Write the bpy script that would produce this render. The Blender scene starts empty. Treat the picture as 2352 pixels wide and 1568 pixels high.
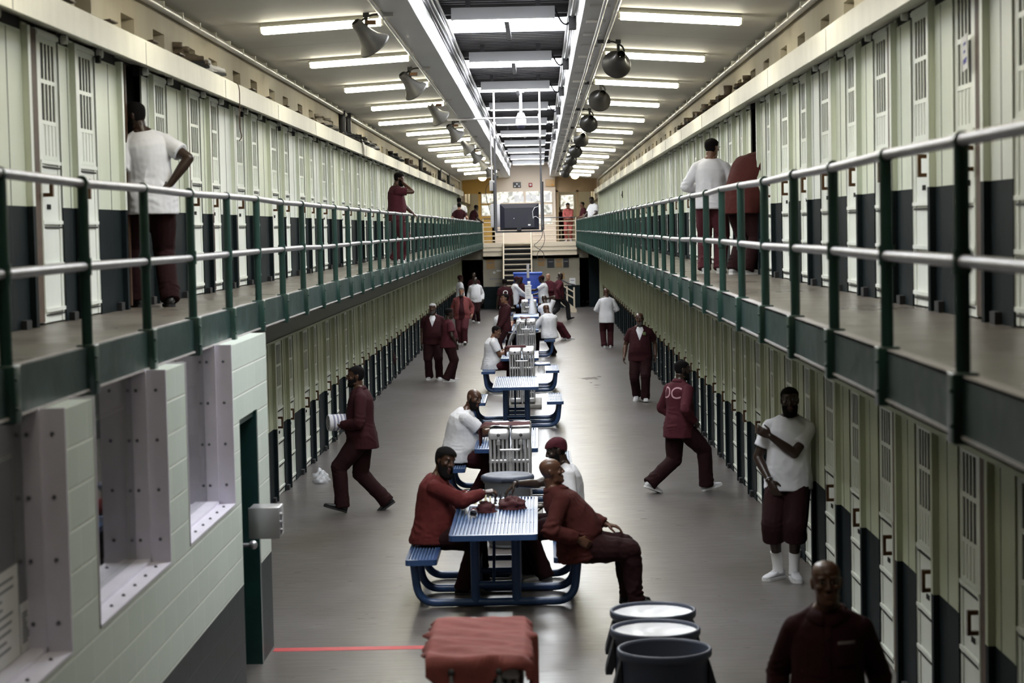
import bpy, bmesh, math, random
from mathutils import Vector, Matrix, noise
from mathutils.bvhtree import BVHTree

random.seed(7)
SC = bpy.context.scene
COL = SC.collection
R = math.radians
V = Vector

# ------------------------------------------------------------------ materials
def mat(name, col, rough=0.6, metal=0.0, var=0.0, vscale=3.0, col2=None, stretch=(1, 1, 1), bump=0.0, bscale=40.0,
        emit=None, estr=0.0, spec=0.5, trans=0.0, ior=1.45, alpha=1.0, coat=0.0, rvar=0.0):
    m = bpy.data.materials.new(name); m.use_nodes = True
    nt = m.node_tree; b = nt.nodes['Principled BSDF']
    b.inputs['Base Color'].default_value = (*col, 1)
    b.inputs['Roughness'].default_value = rough
    b.inputs['Metallic'].default_value = metal
    b.inputs['Specular IOR Level'].default_value = spec
    b.inputs['IOR'].default_value = ior
    b.inputs['Transmission Weight'].default_value = trans
    b.inputs['Alpha'].default_value = alpha
    b.inputs['Coat Weight'].default_value = coat
    if emit:
        b.inputs['Emission Color'].default_value = (*emit, 1)
        b.inputs['Emission Strength'].default_value = estr
    if var > 0 or bump > 0 or rvar > 0:
        tc = nt.nodes.new('ShaderNodeTexCoord'); mp = nt.nodes.new('ShaderNodeMapping')
        mp.inputs['Scale'].default_value = stretch
        nt.links.new(tc.outputs['Object'], mp.inputs['Vector'])
    if var > 0 or rvar > 0:
        n = nt.nodes.new('ShaderNodeTexNoise'); n.inputs['Scale'].default_value = vscale
        n.inputs['Detail'].default_value = 6; n.inputs['Roughness'].default_value = 0.62
        nt.links.new(mp.outputs['Vector'], n.inputs['Vector'])
    if var > 0:
        r = nt.nodes.new('ShaderNodeValToRGB')
        r.color_ramp.elements[0].position = 0.32; r.color_ramp.elements[1].position = 0.68
        c2 = col2 if col2 else tuple(max(0, c * (1 - var)) for c in col)
        r.color_ramp.elements[0].color = (*c2, 1); r.color_ramp.elements[1].color = (*col, 1)
        nt.links.new(n.outputs['Fac'], r.inputs['Fac'])
        nt.links.new(r.outputs['Color'], b.inputs['Base Color'])
    if rvar > 0:
        mr = nt.nodes.new('ShaderNodeMapRange')
        mr.inputs['From Min'].default_value = 0.3; mr.inputs['From Max'].default_value = 0.7
        mr.inputs['To Min'].default_value = max(0.02, rough - rvar); mr.inputs['To Max'].default_value = min(1, rough + rvar)
        nt.links.new(n.outputs['Fac'], mr.inputs['Value']); nt.links.new(mr.outputs['Result'], b.inputs['Roughness'])
    if bump > 0:
        n2 = nt.nodes.new('ShaderNodeTexNoise'); n2.inputs['Scale'].default_value = bscale
        n2.inputs['Detail'].default_value = 4
        nt.links.new(mp.outputs['Vector'], n2.inputs['Vector'])
        bp = nt.nodes.new('ShaderNodeBump'); bp.inputs['Strength'].default_value = bump; bp.inputs['Distance'].default_value = 0.01
        nt.links.new(n2.outputs['Fac'], bp.inputs['Height']); nt.links.new(bp.outputs['Normal'], b.inputs['Normal'])
    return m

def emat(name, col, strength):
    m = bpy.data.materials.new(name); m.use_nodes = True
    nt = m.node_tree; b = nt.nodes['Principled BSDF']
    b.inputs['Base Color'].default_value = (0.8, 0.8, 0.8, 1)
    b.inputs['Emission Color'].default_value = (*col, 1); b.inputs['Emission Strength'].default_value = strength
    return m

M = {}
M['door'] = mat('door_paint', (.78, .81, .76), .42, var=.08, vscale=2.2, stretch=(1, 1, .35), bump=.05, bscale=60)
M['panel'] = mat('panel_paint', (.64, .685, .565), .45, var=.12, vscale=2.0, stretch=(1, 1, .3), bump=.05, bscale=60)
M['panel_lt'] = mat('panel_pale_paint', (.74, .775, .72), .45, var=.10, vscale=1.6, stretch=(1, 1, .3), bump=.05)
M['dado'] = mat('dado_paint', (.010, .0155, .018), .6, spec=.06, var=.35, vscale=5, bump=.05)
M['grille'] = mat('grille_paint', (.70, .74, .67), .4)
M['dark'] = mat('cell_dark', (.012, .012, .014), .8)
M['celltan'] = mat('cell_interior_tan', (.055, .042, .03), .8, var=.5, vscale=4)
M['rust'] = mat('rusty_brown', (.085, .045, .025), .6, var=.5, vscale=12)
M['brass'] = mat('handle_brown', (.10, .05, .022), .35, metal=.6)
M['hood'] = mat('hood_paint', (.66, .645, .56), .45, var=.14, vscale=1.5, stretch=(1, 3, 1), bump=.05)
M['wallup'] = mat('upper_wall_plaster', (.56, .515, .42), .8, var=.30, vscale=.55, col2=(.43, .375, .27), stretch=(1, 1.2, .25), bump=.08)
M['ceil'] = mat('ceiling_paint', (.60, .585, .54), .7, var=.10, vscale=.8, bump=.03)
M['beam'] = mat('beam_paint', (.52, .52, .53), .45, var=.10, vscale=1.0)
M['deck'] = mat('deck_metal', (.30, .30, .32), .35, metal=.3, var=.2, vscale=2)
M['darksteel'] = mat('dark_steel', (.06, .058, .065), .5)
M['pipe'] = mat('pipe_paint', (.50, .49, .47), .35, var=.15, vscale=8)
M['galv'] = mat('galvanised', (.42, .42, .44), .3, metal=.75)
M['green'] = mat('rail_green', (.018, .052, .042), .32, var=.25, vscale=6)
M['railm'] = mat('rail_worn_steel', (.25, .243, .26), .38, metal=.4, var=.35, vscale=9)
M['curb'] = mat('curb_steel', (.020, .048, .047), .4, var=.4, vscale=3, rvar=.1)
M['edge'] = mat('edge_worn', (.50, .47, .47), .5, var=.3, vscale=10)
M['walk'] = mat('walkway_concrete', (.155, .135, .112), .33, var=.25, vscale=1.2, rvar=.09)
M['soffit'] = mat('soffit_paint', (.20, .20, .18), .7)
M['lower'] = mat('panel_paint_shaded', (.44, .47, .33), .5, var=.14, vscale=2.0, stretch=(1, 1, .3))  # same pale green as the upper panels, walkway shade put into the colour
M['door_shaded'] = mat('door_paint_shaded', (.66, .69, .62), .45, var=.10, vscale=2.2, stretch=(1, 1, .3))  # the upper door paint again, darkened for the shade under the walkway
M['block'] = mat('block_paint', (.60, .66, .61), .5, var=.06, vscale=4, bump=.15, bscale=35)
M['frame_grey'] = mat('window_frame_metal', (.76, .73, .84), .45, metal=.0, var=.08, vscale=5)
M['bolt'] = mat('bolt_dark', (.12, .12, .15), .4, metal=.6)
M['glass'] = mat('window_glass', (.9, .95, .95), .02, trans=1.0, ior=1.5)
M['paper'] = mat('paper', (.72, .72, .74), .7)
M['ink'] = mat('ink', (.20, .20, .23), .8)
M['boothdark'] = mat('booth_interior', (.035, .032, .036), .8)
M['boothdoor'] = mat('booth_door_green', (.012, .05, .045), .35, var=.3, vscale=8)
M['steel'] = mat('brushed_steel', (.46, .46, .49), .34, metal=.7, bump=.03)
M['red_line'] = mat('red_floor_paint', (.50, .03, .04), .5, var=.25, vscale=18)
M['cream'] = mat('cream_wall', (.66, .56, .46), .6)
M['mustard'] = mat('mustard_wall', (.46, .27, .06), .6)
M['tan'] = mat('tan_wall', (.36, .25, .14), .6)
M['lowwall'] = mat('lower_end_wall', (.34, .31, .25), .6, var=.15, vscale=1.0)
M['cat'] = mat('catwalk_paint', (.60, .52, .40), .5, var=.1, vscale=2)
M['winlit'] = emat('window_bright', (1.0, .98, .85), 1.6)
M['tube'] = emat('tube_glow', (1.0, .94, .74), 15.0)
M['tube2'] = emat('tube_glow_cool', (1.0, .97, .86), 12.0)
M['sky'] = emat('skylight_panel', (.93, .96, 1.0), 15.0)
M['bulb'] = emat('bulb_warm', (1.0, .80, .40), 6.0)
M['whitep'] = mat('white_enamel', (.55, .54, .57), .4)
M['bell'] = mat('lamp_shade_grey', (.17, .165, .155), .4, metal=.25, var=.3, vscale=5)
M['belldark'] = mat('lamp_shade_dark', (.035, .032, .028), .45, var=.3, vscale=9)
M['black'] = mat('black_plastic', (.012, .012, .017), .4)
M['blackrub'] = mat('black_rubber', (.015, .015, .017), .6)
M['tvback'] = mat('tv_plastic', (.014, .014, .026), .35)
M['blue'] = mat('table_blue', (.028, .066, .17), .30, var=.15, vscale=5)
M['bluetop'] = mat('table_blue_slat', (.085, .15, .30), .33, var=.2, vscale=6)
M['silver'] = mat('radiator_silver', (.62, .62, .65), .32, metal=.6, var=.2, vscale=8)
M['plinth'] = mat('plinth_concrete', (.22, .21, .20), .5, var=.2, vscale=4)
M['binblue'] = mat('bin_grey_blue', (.060, .070, .105), .45, spec=.3)
M['bindark'] = mat('bin_dark', (.018, .020, .028), .5)
M['liner'] = mat('white_bag', (.75, .76, .80), .4, bump=.4, bscale=12)
M['plastic'] = mat('clear_plastic', (.85, .87, .92), .18, alpha=.38, spec=.9, bump=.6, bscale=14)
M['maroon'] = mat('maroon_cloth', (.060, .010, .013), .85, var=.25, vscale=5)
M['redcloth'] = mat('red_cloth', (.33, .085, .078), .85, var=.3, vscale=7)
M['binroyal'] = mat('royal_blue', (.01, .05, .35), .45)
M['tan_box'] = mat('cardboard', (.36, .23, .11), .8)
M['boot'] = mat('boot_leather', (.10, .075, .05), .6, var=.3, vscale=12)
M['bootblack'] = mat('boot_black', (.016, .016, .018), .4)
M['shoewhite'] = mat('shoe_white', (.50, .50, .52), .55, var=.08, vscale=14)
M['sole'] = mat('shoe_sole', (.60, .60, .60), .6)
M['sock'] = mat('sock_white', (.70, .70, .70), .9)
M['stain'] = mat('floor_stain', (.05, .035, .02), .5)

def floor_mat():
    m = bpy.data.materials.new('polished_concrete'); m.use_nodes = True
    nt = m.node_tree; b = nt.nodes['Principled BSDF']
    tc = nt.nodes.new('ShaderNodeTexCoord')
    def nz(scale, stretch, detail=6, rough=.6):
        mp = nt.nodes.new('ShaderNodeMapping'); mp.inputs['Scale'].default_value = stretch
        nt.links.new(tc.outputs['Object'], mp.inputs['Vector'])
        n = nt.nodes.new('ShaderNodeTexNoise'); n.inputs['Scale'].default_value = scale
        n.inputs['Detail'].default_value = detail; n.inputs['Roughness'].default_value = rough
        nt.links.new(mp.outputs['Vector'], n.inputs['Vector']); return n
    n1 = nz(.55, (1, .6, 1)); n2 = nz(3.5, (1, 1, 1), 8, .7); n3 = nz(9, (.25, 2.2, 1), 5)
    r1 = nt.nodes.new('ShaderNodeValToRGB'); r1.color_ramp.elements[0].position = .35; r1.color_ramp.elements[1].position = .66
    r1.color_ramp.elements[0].color = (.088, .075, .064, 1); r1.color_ramp.elements[1].color = (.138, .126, .126, 1)
    nt.links.new(n1.outputs['Fac'], r1.inputs['Fac'])
    r2 = nt.nodes.new('ShaderNodeValToRGB'); r2.color_ramp.elements[0].position = .30; r2.color_ramp.elements[1].position = .62
    r2.color_ramp.elements[0].color = (.80, .80, .81, 1); r2.color_ramp.elements[1].color = (1, 1, 1, 1)
    nt.links.new(n2.outputs['Fac'], r2.inputs['Fac'])
    mx = nt.nodes.new('ShaderNodeMix'); mx.data_type = 'RGBA'; mx.blend_type = 'MULTIPLY'; mx.inputs[0].default_value = 1
    nt.links.new(r1.outputs['Color'], mx.inputs[6]); nt.links.new(r2.outputs['Color'], mx.inputs[7])
    nt.links.new(mx.outputs[2], b.inputs['Base Color'])
    mr = nt.nodes.new('ShaderNodeMapRange'); mr.inputs['From Min'].default_value = .3; mr.inputs['From Max'].default_value = .7
    mr.inputs['To Min'].default_value = .27; mr.inputs['To Max'].default_value = .37
    nt.links.new(n3.outputs['Fac'], mr.inputs['Value']); nt.links.new(mr.outputs['Result'], b.inputs['Roughness'])
    b.inputs['Specular IOR Level'].default_value = .55
    return m
M['floor'] = floor_mat()

def block_mat():
    """painted concrete blocks: courses and joints from a brick texture laid in the wall's own Y-Z plane"""
    m = bpy.data.materials.new('painted_block'); m.use_nodes = True
    nt = m.node_tree; b = nt.nodes['Principled BSDF']; b.inputs['Roughness'].default_value = .5; b.inputs['Specular IOR Level'].default_value = .2
    tc = nt.nodes.new('ShaderNodeTexCoord'); sx = nt.nodes.new('ShaderNodeSeparateXYZ'); cx = nt.nodes.new('ShaderNodeCombineXYZ')
    nt.links.new(tc.outputs['Object'], sx.inputs[0])
    nt.links.new(sx.outputs['Y'], cx.inputs['X']); nt.links.new(sx.outputs['Z'], cx.inputs['Y'])
    br = nt.nodes.new('ShaderNodeTexBrick'); br.offset = .5
    br.inputs['Scale'].default_value = 1; br.inputs['Brick Width'].default_value = .40; br.inputs['Row Height'].default_value = .20
    br.inputs['Mortar Size'].default_value = .008; br.inputs['Mortar Smooth'].default_value = .6
    br.inputs['Color1'].default_value = (.60, .665, .61, 1); br.inputs['Color2'].default_value = (.565, .63, .575, 1)
    br.inputs['Mortar'].default_value = (.74, .78, .72, 1)
    nt.links.new(cx.outputs[0], br.inputs['Vector'])
    # dark dado below 0.79 m
    ml = nt.nodes.new('ShaderNodeMath'); ml.operation = 'LESS_THAN'; ml.inputs[1].default_value = .79
    nt.links.new(sx.outputs['Z'], ml.inputs[0])
    mx = nt.nodes.new('ShaderNodeMix'); mx.data_type = 'RGBA'
    nt.links.new(ml.outputs[0], mx.inputs[0]); nt.links.new(br.outputs['Color'], mx.inputs[6]); mx.inputs[7].default_value = (.013, .019, .022, 1)
    nt.links.new(mx.outputs[2], b.inputs['Base Color'])
    bp = nt.nodes.new('ShaderNodeBump'); bp.inputs['Strength'].default_value = .5; bp.inputs['Distance'].default_value = .006; bp.invert = True
    nt.links.new(br.outputs['Fac'], bp.inputs['Height']); nt.links.new(bp.outputs['Normal'], b.inputs['Normal'])
    return m
M['blocks'] = block_mat()

# ------------------------------------------------------------------ mesh builder
class MB:
    def __init__(s): s.v = []; s.f = []; s.m = []; s.s = []
    def _add(s, vs, fs, m, smooth=False, mtx=None):
        o = len(s.v)
        for p in vs: s.v.append(tuple(mtx @ V(p)) if mtx else tuple(p))
        for f in fs: s.f.append(tuple(i + o for i in f)); s.m.append(m); s.s.append(smooth)
    def box(s, a, b, m=0, mtx=None):
        x0, x1 = sorted((a[0], b[0])); y0, y1 = sorted((a[1], b[1])); z0, z1 = sorted((a[2], b[2]))
        vs = [(x0, y0, z0), (x1, y0, z0), (x1, y1, z0), (x0, y1, z0), (x0, y0, z1), (x1, y0, z1), (x1, y1, z1), (x0, y1, z1)]
        s._add(vs, [(3, 2, 1, 0), (4, 5, 6, 7), (0, 1, 5, 4), (1, 2, 6, 5), (2, 3, 7, 6), (3, 0, 4, 7)], m, False, mtx); return s
    def bbox(s, a, b, bev=.01, m=0, mtx=None, seg=2):
        """box with rounded vertical and horizontal edges (superellipse-free bevel through bmesh)"""
        bm = bmesh.new(); bmesh.ops.create_cube(bm, size=1)
        c = (V(a) + V(b)) / 2; d = V((abs(b[0] - a[0]), abs(b[1] - a[1]), abs(b[2] - a[2])))
        for v in bm.verts: v.co = V((v.co.x * d.x, v.co.y * d.y, v.co.z * d.z)) + c
        bmesh.ops.bevel(bm, geom=bm.edges[:], offset=min(bev, min(d) * .49), segments=seg, profile=.5, affect='EDGES')
        s.bm(bm, m, True, mtx); bm.free(); return s
    def bm(s, bm, m=0, smooth=True, mtx=None):
        bm.verts.index_update()
        s._add([v.co.copy() for v in bm.verts], [tuple(v.index for v in f.verts) for f in bm.faces], m, smooth, mtx)
    def tube(s, pts, r, n=10, m=0, caps=True, closed=False, mtx=None):
        pts = [V(p) for p in pts]; k = len(pts); rr = r if isinstance(r, (list, tuple)) else [r] * k
        up = None; vs = []; fs = []
        for i, p in enumerate(pts):
            if closed: t = pts[(i + 1) % k] - pts[i - 1]
            else: t = (pts[min(i + 1, k - 1)] - pts[max(i - 1, 0)])
            t.normalize()
            if up is None:
                up = V((0, 0, 1)) if abs(t.z) < .9 else V((0, 1, 0))
            x = up.cross(t)
            if x.length < 1e-6: x = t.orthogonal()
            x.normalize(); y = t.cross(x); up = y
            for j in range(n):
                a = 2 * math.pi * j / n
                vs.append(p + (x * math.cos(a) + y * math.sin(a)) * rr[i])
        seg = k if closed else k - 1
        for i in range(seg):
            for j in range(n):
                a = i * n + j; b = i * n + (j + 1) % n; c = ((i + 1) % k) * n + (j + 1) % n; d = ((i + 1) % k) * n + j
                fs.append((a, b, c, d))
        s._add(vs, fs, m, True, mtx)
        if caps and not closed:
            s._add(vs[:n], [tuple(reversed(range(n)))], m, False, mtx); s._add(vs[-n:], [tuple(range(n))], m, False, mtx)
        return s
    def cyl(s, p0, p1, r, n=16, m=0, r1=None, mtx=None):
        return s.tube([p0, p1], [r, r if r1 is None else r1], n, m, True, False, mtx)
    def lathe(s, prof, n=24, m=0, mtx=None, ms=None):
        """prof: list of (r, z) around local Z"""
        vs = []; fs = []
        for r, z in prof:
            for j in range(n):
                a = 2 * math.pi * j / n; vs.append((r * math.cos(a), r * math.sin(a), z))
        o = len(s.v)
        for p in vs: s.v.append(tuple(mtx @ V(p)) if mtx else p)
        for i in range(len(prof) - 1):
            for j in range(n):
                s.f.append((o + i * n + j, o + i * n + (j + 1) % n, o + (i + 1) * n + (j + 1) % n, o + (i + 1) * n + j))
                s.m.append(ms[i] if ms else m); s.s.append(True)
        return s
    def ball(s, c, r, m=0, n=14, mtx=None, sc=(1, 1, 1)):
        k = n // 2; prof = [(math.sin(math.pi * i / k), -math.cos(math.pi * i / k)) for i in range(k + 1)]
        prof[0] = (1e-4, -1); prof[-1] = (1e-4, 1)
        X = Matrix.Translation(V(c)) @ Matrix.Diagonal((r * sc[0], r * sc[1], r * sc[2], 1))
        return s.lathe(prof, n, m, (mtx @ X) if mtx else X)
    def quad(s, a, b, c, d, m=0, mtx=None): s._add([a, b, c, d], [(0, 1, 2, 3)], m, False, mtx); return s
    def prism(s, prof, y0, y1, m=0, mtx=None, ms=None):
        """closed X-Z outline extruded along Y"""
        n = len(prof); vs = [(x, y0, z) for x, z in prof] + [(x, y1, z) for x, z in prof]
        fs = [(i, (i + 1) % n, n + (i + 1) % n, n + i) for i in range(n)]
        o = len(s.v); s._add(vs, fs, m, False, mtx)
        if ms:
            for i in range(n): s.m[len(s.m) - n + i] = ms[i]
        s._add(vs[:n], [tuple(range(n))], m, False, mtx); s._add(vs[n:], [tuple(reversed(range(n)))], m, False, mtx); return s
    def mesh(s, name, mats, fix=True):
        me = bpy.data.meshes.new(name); me.from_pydata(s.v, [], s.f)
        for x in (mats if isinstance(mats, (list, tuple)) else [mats]): me.materials.append(x)
        me.polygons.foreach_set('material_index', s.m); me.polygons.foreach_set('use_smooth', s.s)
        if fix:
            bm = bmesh.new(); bm.from_mesh(me); bmesh.ops.recalc_face_normals(bm, faces=bm.faces[:]); bm.to_mesh(me); bm.free()
        me.update(); return me
    def build(s, name, mats, parent=None, loc=None, kind=None, label=None, cat=None, group=None, rotz=0, fix=True):
        return link(name, s.mesh(name, mats, fix), parent, loc, kind, label, cat, group, rotz)

def link(name, me, parent=None, loc=None, kind=None, label=None, cat=None, group=None, rotz=0):
    o = bpy.data.objects.new(name, me); COL.objects.link(o)
    if parent: o.parent = parent
    if loc is not None: o.location = loc
    if rotz: o.rotation_euler = (0, 0, rotz)
    if kind: o['kind'] = kind
    if label: o['label'] = label
    if cat: o['category'] = cat
    if group: o['group'] = group
    return o
def struct(mb, name, mats, loc=None, parent=None): return mb.build(name, mats, parent, loc, kind=None if parent else 'structure')
def thing(name, label, cat, loc=(0, 0, 0), rotz=0, group=None): return link(name, None, None, loc, None, label, cat, group, rotz)
def dup(root, loc=None, rotz=None, label=None, group=None, cat=None, scale=None):
    kids = {}
    for o in bpy.data.objects:
        if o.parent: kids.setdefault(o.parent, []).append(o)
    def cp(o, par):
        c = o.copy(); COL.objects.link(c)
        if par: c.parent = par
        for k in kids.get(o, []): cp(k, c)
        return c
    r = cp(root, None)
    if loc is not None: r.location = loc
    if rotz is not None: r.rotation_euler = (0, 0, rotz)
    if scale: r.scale = scale
    if label: r['label'] = label
    if group: r['group'] = group
    return r
ORD = ['first', 'second', 'third', 'fourth', 'fifth', 'sixth', 'seventh', 'eighth', 'ninth', 'tenth', 'eleventh', 'twelfth', 'thirteenth',
       'fourteenth', 'fifteenth', 'sixteenth', 'seventeenth', 'eighteenth', 'nineteenth', 'twentieth']
def fillet(pts, r, n=6):
    """rounded polyline"""
    pts = [V(p) for p in pts]; out = [pts[0]]
    for i in range(1, len(pts) - 1):
        a, b, c = pts[i - 1], pts[i], pts[i + 1]
        d0 = (a - b).normalized(); d1 = (c - b).normalized()
        rr = min(r, (a - b).length * .49, (c - b).length * .49)
        p0 = b + d0 * rr; p1 = b + d1 * rr
        for k in range(n + 1):
            t = k / n; out.append((1 - t) ** 2 * p0 + 2 * t * (1 - t) * b + t * t * p1)
    out.append(pts[-1]); return out
# ------------------------------------------------------------------ setting
YN, YE = -2.0, 84.0            # the near end (behind the frame's edge) and the far end of the cell rows
WZ = 2.80                     # upper walkway floor
XL, XR = -3.43, 2.61          # planes of the sliding doors
CZ_L, CZ_R, CZ_M = 5.50, 5.475, 5.60

f = MB(); f.box((-3.7, YN - 1.5, -.12), (2.9, 100, 0)); struct(f, 'floor', M['floor'])

def fins(side, up):
    a0, b0, p = {(1, 1): (13.36, 14.71, 2.978), (-1, 1): (11.60, 13.19, 2.968), (1, 0): (25.16, 26.52, 2.99), (-1, 0): (11.56, 13.18, 2.958)}[(side, up)]
    out = []
    for k in range(-12, 40):
        for y, t in ((a0 + p * k, 'A'), (b0 + p * k, 'B')):
            if YN < y < YE - 1.6: out.append((y, t))
    return sorted(out)

OPEN = {(1, 1): (16.95,), (-1, 1): (24.0, 61.2), (1, 0): (45.75,), (-1, 0): ()}
def is_open(side, up, y): return any(y + .0 < t < y + 1.2 for t in OPEN[(side, up)])
def cell_wall(side, up):
    xd = XL if side == 1 else XR
    X = lambda o: xd + side * o
    z0 = WZ if up else 0.0; zd = z0 + (.815 if up else .92); zt = z0 + (1.985 if up else 2.03)
    fl = fins(side, up); mb = MB()
    def bx(o0, o1, y0, y1, a, b, m): mb.box((X(o0), y0, a), (X(o1), y1, b), m)
    # mats: 0 panel 1 dado 2 dark 3 pale 4 rust 5 door
    first = fl[0][0]
    cur = YN                                                                # dark back of the door pocket, open where a door stands open
    for y, t in fl:
        if is_open(side, up, y):
            bx(-.12, -.08, cur, y + .02, z0, z0 + 2.1, 2); cur = y + 1.0
            bx(-1.6, -.12, y - .02, y + .02, z0, z0 + 2.1, 2); bx(-1.6, -.12, y + 1.0, y + 1.04, z0, z0 + 2.1, 2); bx(-1.64, -1.6, y, y + 1.04, z0, z0 + 2.1, 6); bx(-1.6, -.08, y, y + 1.04, z0 + 2.06, z0 + 2.1, 2)
            bx(-1.6, -.12, y, y + 1.04, z0 - .03, z0 + .001, 2)
    bx(-.12, -.08, cur, YE, z0, z0 + 2.1, 2)
    rnd = random.Random(3 + side + up)
    for i, (y, t) in enumerate(fl):
        yn = fl[i + 1][0] if i + 1 < len(fl) else y + 1.45
        ps = y + (.93 if t == 'A' else .75)
        # fin
        bx(-.07, .05, y - .075, y, zd, z0 + 2.02, 0); bx(-.07, .051, y - .075, y, z0, zd, 1)
        bx(.048, .053, y - .075, y - .004, zd, z0 + 2.02, 3)
        # plate behind, next to the fin
        pw = .12 if t == 'A' else .13
        if not is_open(side, up, y): bx(-.07, -.005, y, y + pw, zd, z0 + 2.05, 0)
        if not is_open(side, up, y): bx(-.07, -.005, y, y + pw, z0, zd, 1)
        if t == 'A' and (y < 20 or rnd.random() < .35) or t == 'B' and (18 < y < 24):
            bx(-.05, .004, y + (pw if not is_open(side, up, y) else .28), y + .34, z0 + .02, z0 + 2.03, 4)
        # fixed panel
        pm = 3 if rnd.random() < .35 else 0
        bx(0.002, .010, ps, yn - .075, zd, zt, pm); bx(0.002, .012, ps, yn - .075, z0, zd, 1)
        mid = ps + (yn - ps) * (.42 + .2 * rnd.random())
        bx(.006, .0125, mid, mid + .007, z0 + .01, zt - .01, 2)
        bx(.005, .014, ps, ps + .02, zd, zt, 3)
        # roller pocket over the panel: a solid dark box for its shade
        bx(-.06, .0, ps, yn - .075, zt, z0 + 2.09, 2)
        mb.cyl((X(.0), ps + .16, zt + .045), (X(.045), ps + .16, zt + .045), .035, 14, 5)
        # worn skirting blocks by the floor
        bx(.01, .05, yn - .33, yn - .20, z0, z0 + .055 + .02 * rnd.random(), 2)
    if first > YN:
        bx(0, .01, YN, first - .075, zd, zt, 0); bx(0, .01, YN, first - .075, z0, zd, 1)
    ye = fl[-1][0] + 1.37
    bx(-.05, .13, ye, YE, z0, z0 + 2.1, 0)
    nm = ('wall_left' if side == 1 else 'wall_right') + ('_upper_cells' if up else '_lower_cells')
    pm, dm = (M['panel'], M['door']) if up else (M['lower'], M['door_shaded'])
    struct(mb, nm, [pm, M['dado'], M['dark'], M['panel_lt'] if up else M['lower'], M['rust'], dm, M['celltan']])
    return fl, X, z0
DOORN = [0]
def make_door(side, up):
    w, h = .64, 2.045
    dm = M['door'] if up else M['door_shaded']
    P = lambda u, o, z: (side * o, u, z)
    mb = MB()
    def bx(u0, u1, o0, o1, a, b, m=0, t=None): (t or mb).box(P(u0, o0, a), P(u1, o1, b), m)
    bx(0, .11, -.045, 0, .012, h); bx(w - .11, w, -.045, 0, .012, h); bx(.11, w - .11, -.045, 0, 1.955, h)
    bx(.11, w - .11, -.045, -.008, .012, 1.14)
    for z in (.10, .415, .71, 1.13): bx(.03, w - .03, -.01, .010, z - .014, z + .012); bx(.05, w - .05, -.008, .002, z - .042, z - .030, 1)
    bx(.02, w - .02, -.01, .010, 2.0, 2.03)
    bx(.02, .05, -.01, .006, .10, 1.13); bx(w - .05, w - .02, -.01, .006, .10, 1.13)
    for k, uu in enumerate((.20, .235, .27)): bx(uu, uu + .014, -.008, .001, .80, .835, 1)      # small painted cell number
    bx(.11, w - .11, -.02, -.009, 1.39, 1.955, 1)          # dark plate painted as the unlit cell behind the bars
    bx(.11, w - .11, -.02, -.007, 1.14, 1.40, 0)           # lower tier closed by a plate
    d = mb.build('door_%d' % 1, [dm, M['dark']]); d['kind'] = 'structure'
    g = MB()
    for z in (1.675, 1.39, 1.145): g.box(P(.11, -.008, z), P(w - .11, -.0005, z + .03))
    for k in range(5):
        u = .11 + k * .0985; ww = .026
        if 0 < k < 5: g.box(P(u, -.009, 1.14), P(u + ww, -.0015, 1.955))
    g.box(P(.105, -.009, 1.14), P(.125, -.001, 1.955)); g.box(P(w - .135, -.009, 1.14), P(w - .105, -.001, 1.955))
    g.build('grille', [M['grille'] if up else dm], d)
    hd = MB()
    z = .885
    hd.box(P(.055, .0, z), P(.085, .055, z + .026)); hd.box(P(.055, .0, z + .125), P(.085, .055, z + .151)); hd.box(P(.05, .05, z), P(.09, .072, z + .151))
    hd.build('door_handle', [M['brass']], d)
    return d
def place_doors(side, up, fl, X, z0, lo, skip=()):
    proto = None
    for y, t in fl:
        if y < lo: continue
        yy = y + (.34 if t == 'A' else .15)
        if is_open(side, up, y): continue
        DOORN[0] += 1
        if proto is None:
            d = proto = make_door(side, up)
        else: d = dup(proto)
        d.name = 'door_%d' % DOORN[0]
        d.location = (X(0), yy, z0)
for side in (1, -1):
    for up in (1, 0):
        fl, X, z0 = cell_wall(side, up)
        place_doors(side, up, fl, X, z0, {(1, 1): 11.5, (-1, 1): 9.5, (1, 0): 17.5, (-1, 0): 9.5}[(side, up)])

# the cell row's last door by the leaning man stands open: a dim cell behind it
# hoods over the upper doors, shelf on top
for side, nm in ((1, 'trim_1'), (-1, 'trim_2')):
    xw = -3.38 if side == 1 else 2.56
    zz = 5.02 if side == 1 else 5.005
    pr = [(xw + side * .22, zz - .235), (xw + side * .22, zz - .055), (xw + side * .205, zz - .05), (xw + side * .205, zz - .03), (xw + side * .19, zz - .02),
          (xw, zz), (xw - side * .14, zz), (xw - side * .14, zz - .13), (xw + side * .02, zz - .165)]
    h = MB(); h.prism(pr, YN, YE)
    for k in range(19):
        y = 8 + k * 4.1
        h.box((xw + side * .2195, y, zz - .235), (xw + side * .2225, y + .006, zz - .055), 1)
    struct(h, nm, [M['hood'], M['darksteel']])
# lintels over the lower doors
for side, nm in ((1, 'trim_3'), (-1, 'trim_4')):
    xd = XL if side == 1 else XR
    h = MB(); h.box((xd - side * .1, YN, 2.06), (xd + side * .13, YE, 2.60)); h.box((xd + side * .13, YN, 2.055), (xd + side * .15, YE, 2.085), 1)
    struct(h, nm, [M['soffit'], M['lower']])
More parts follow.
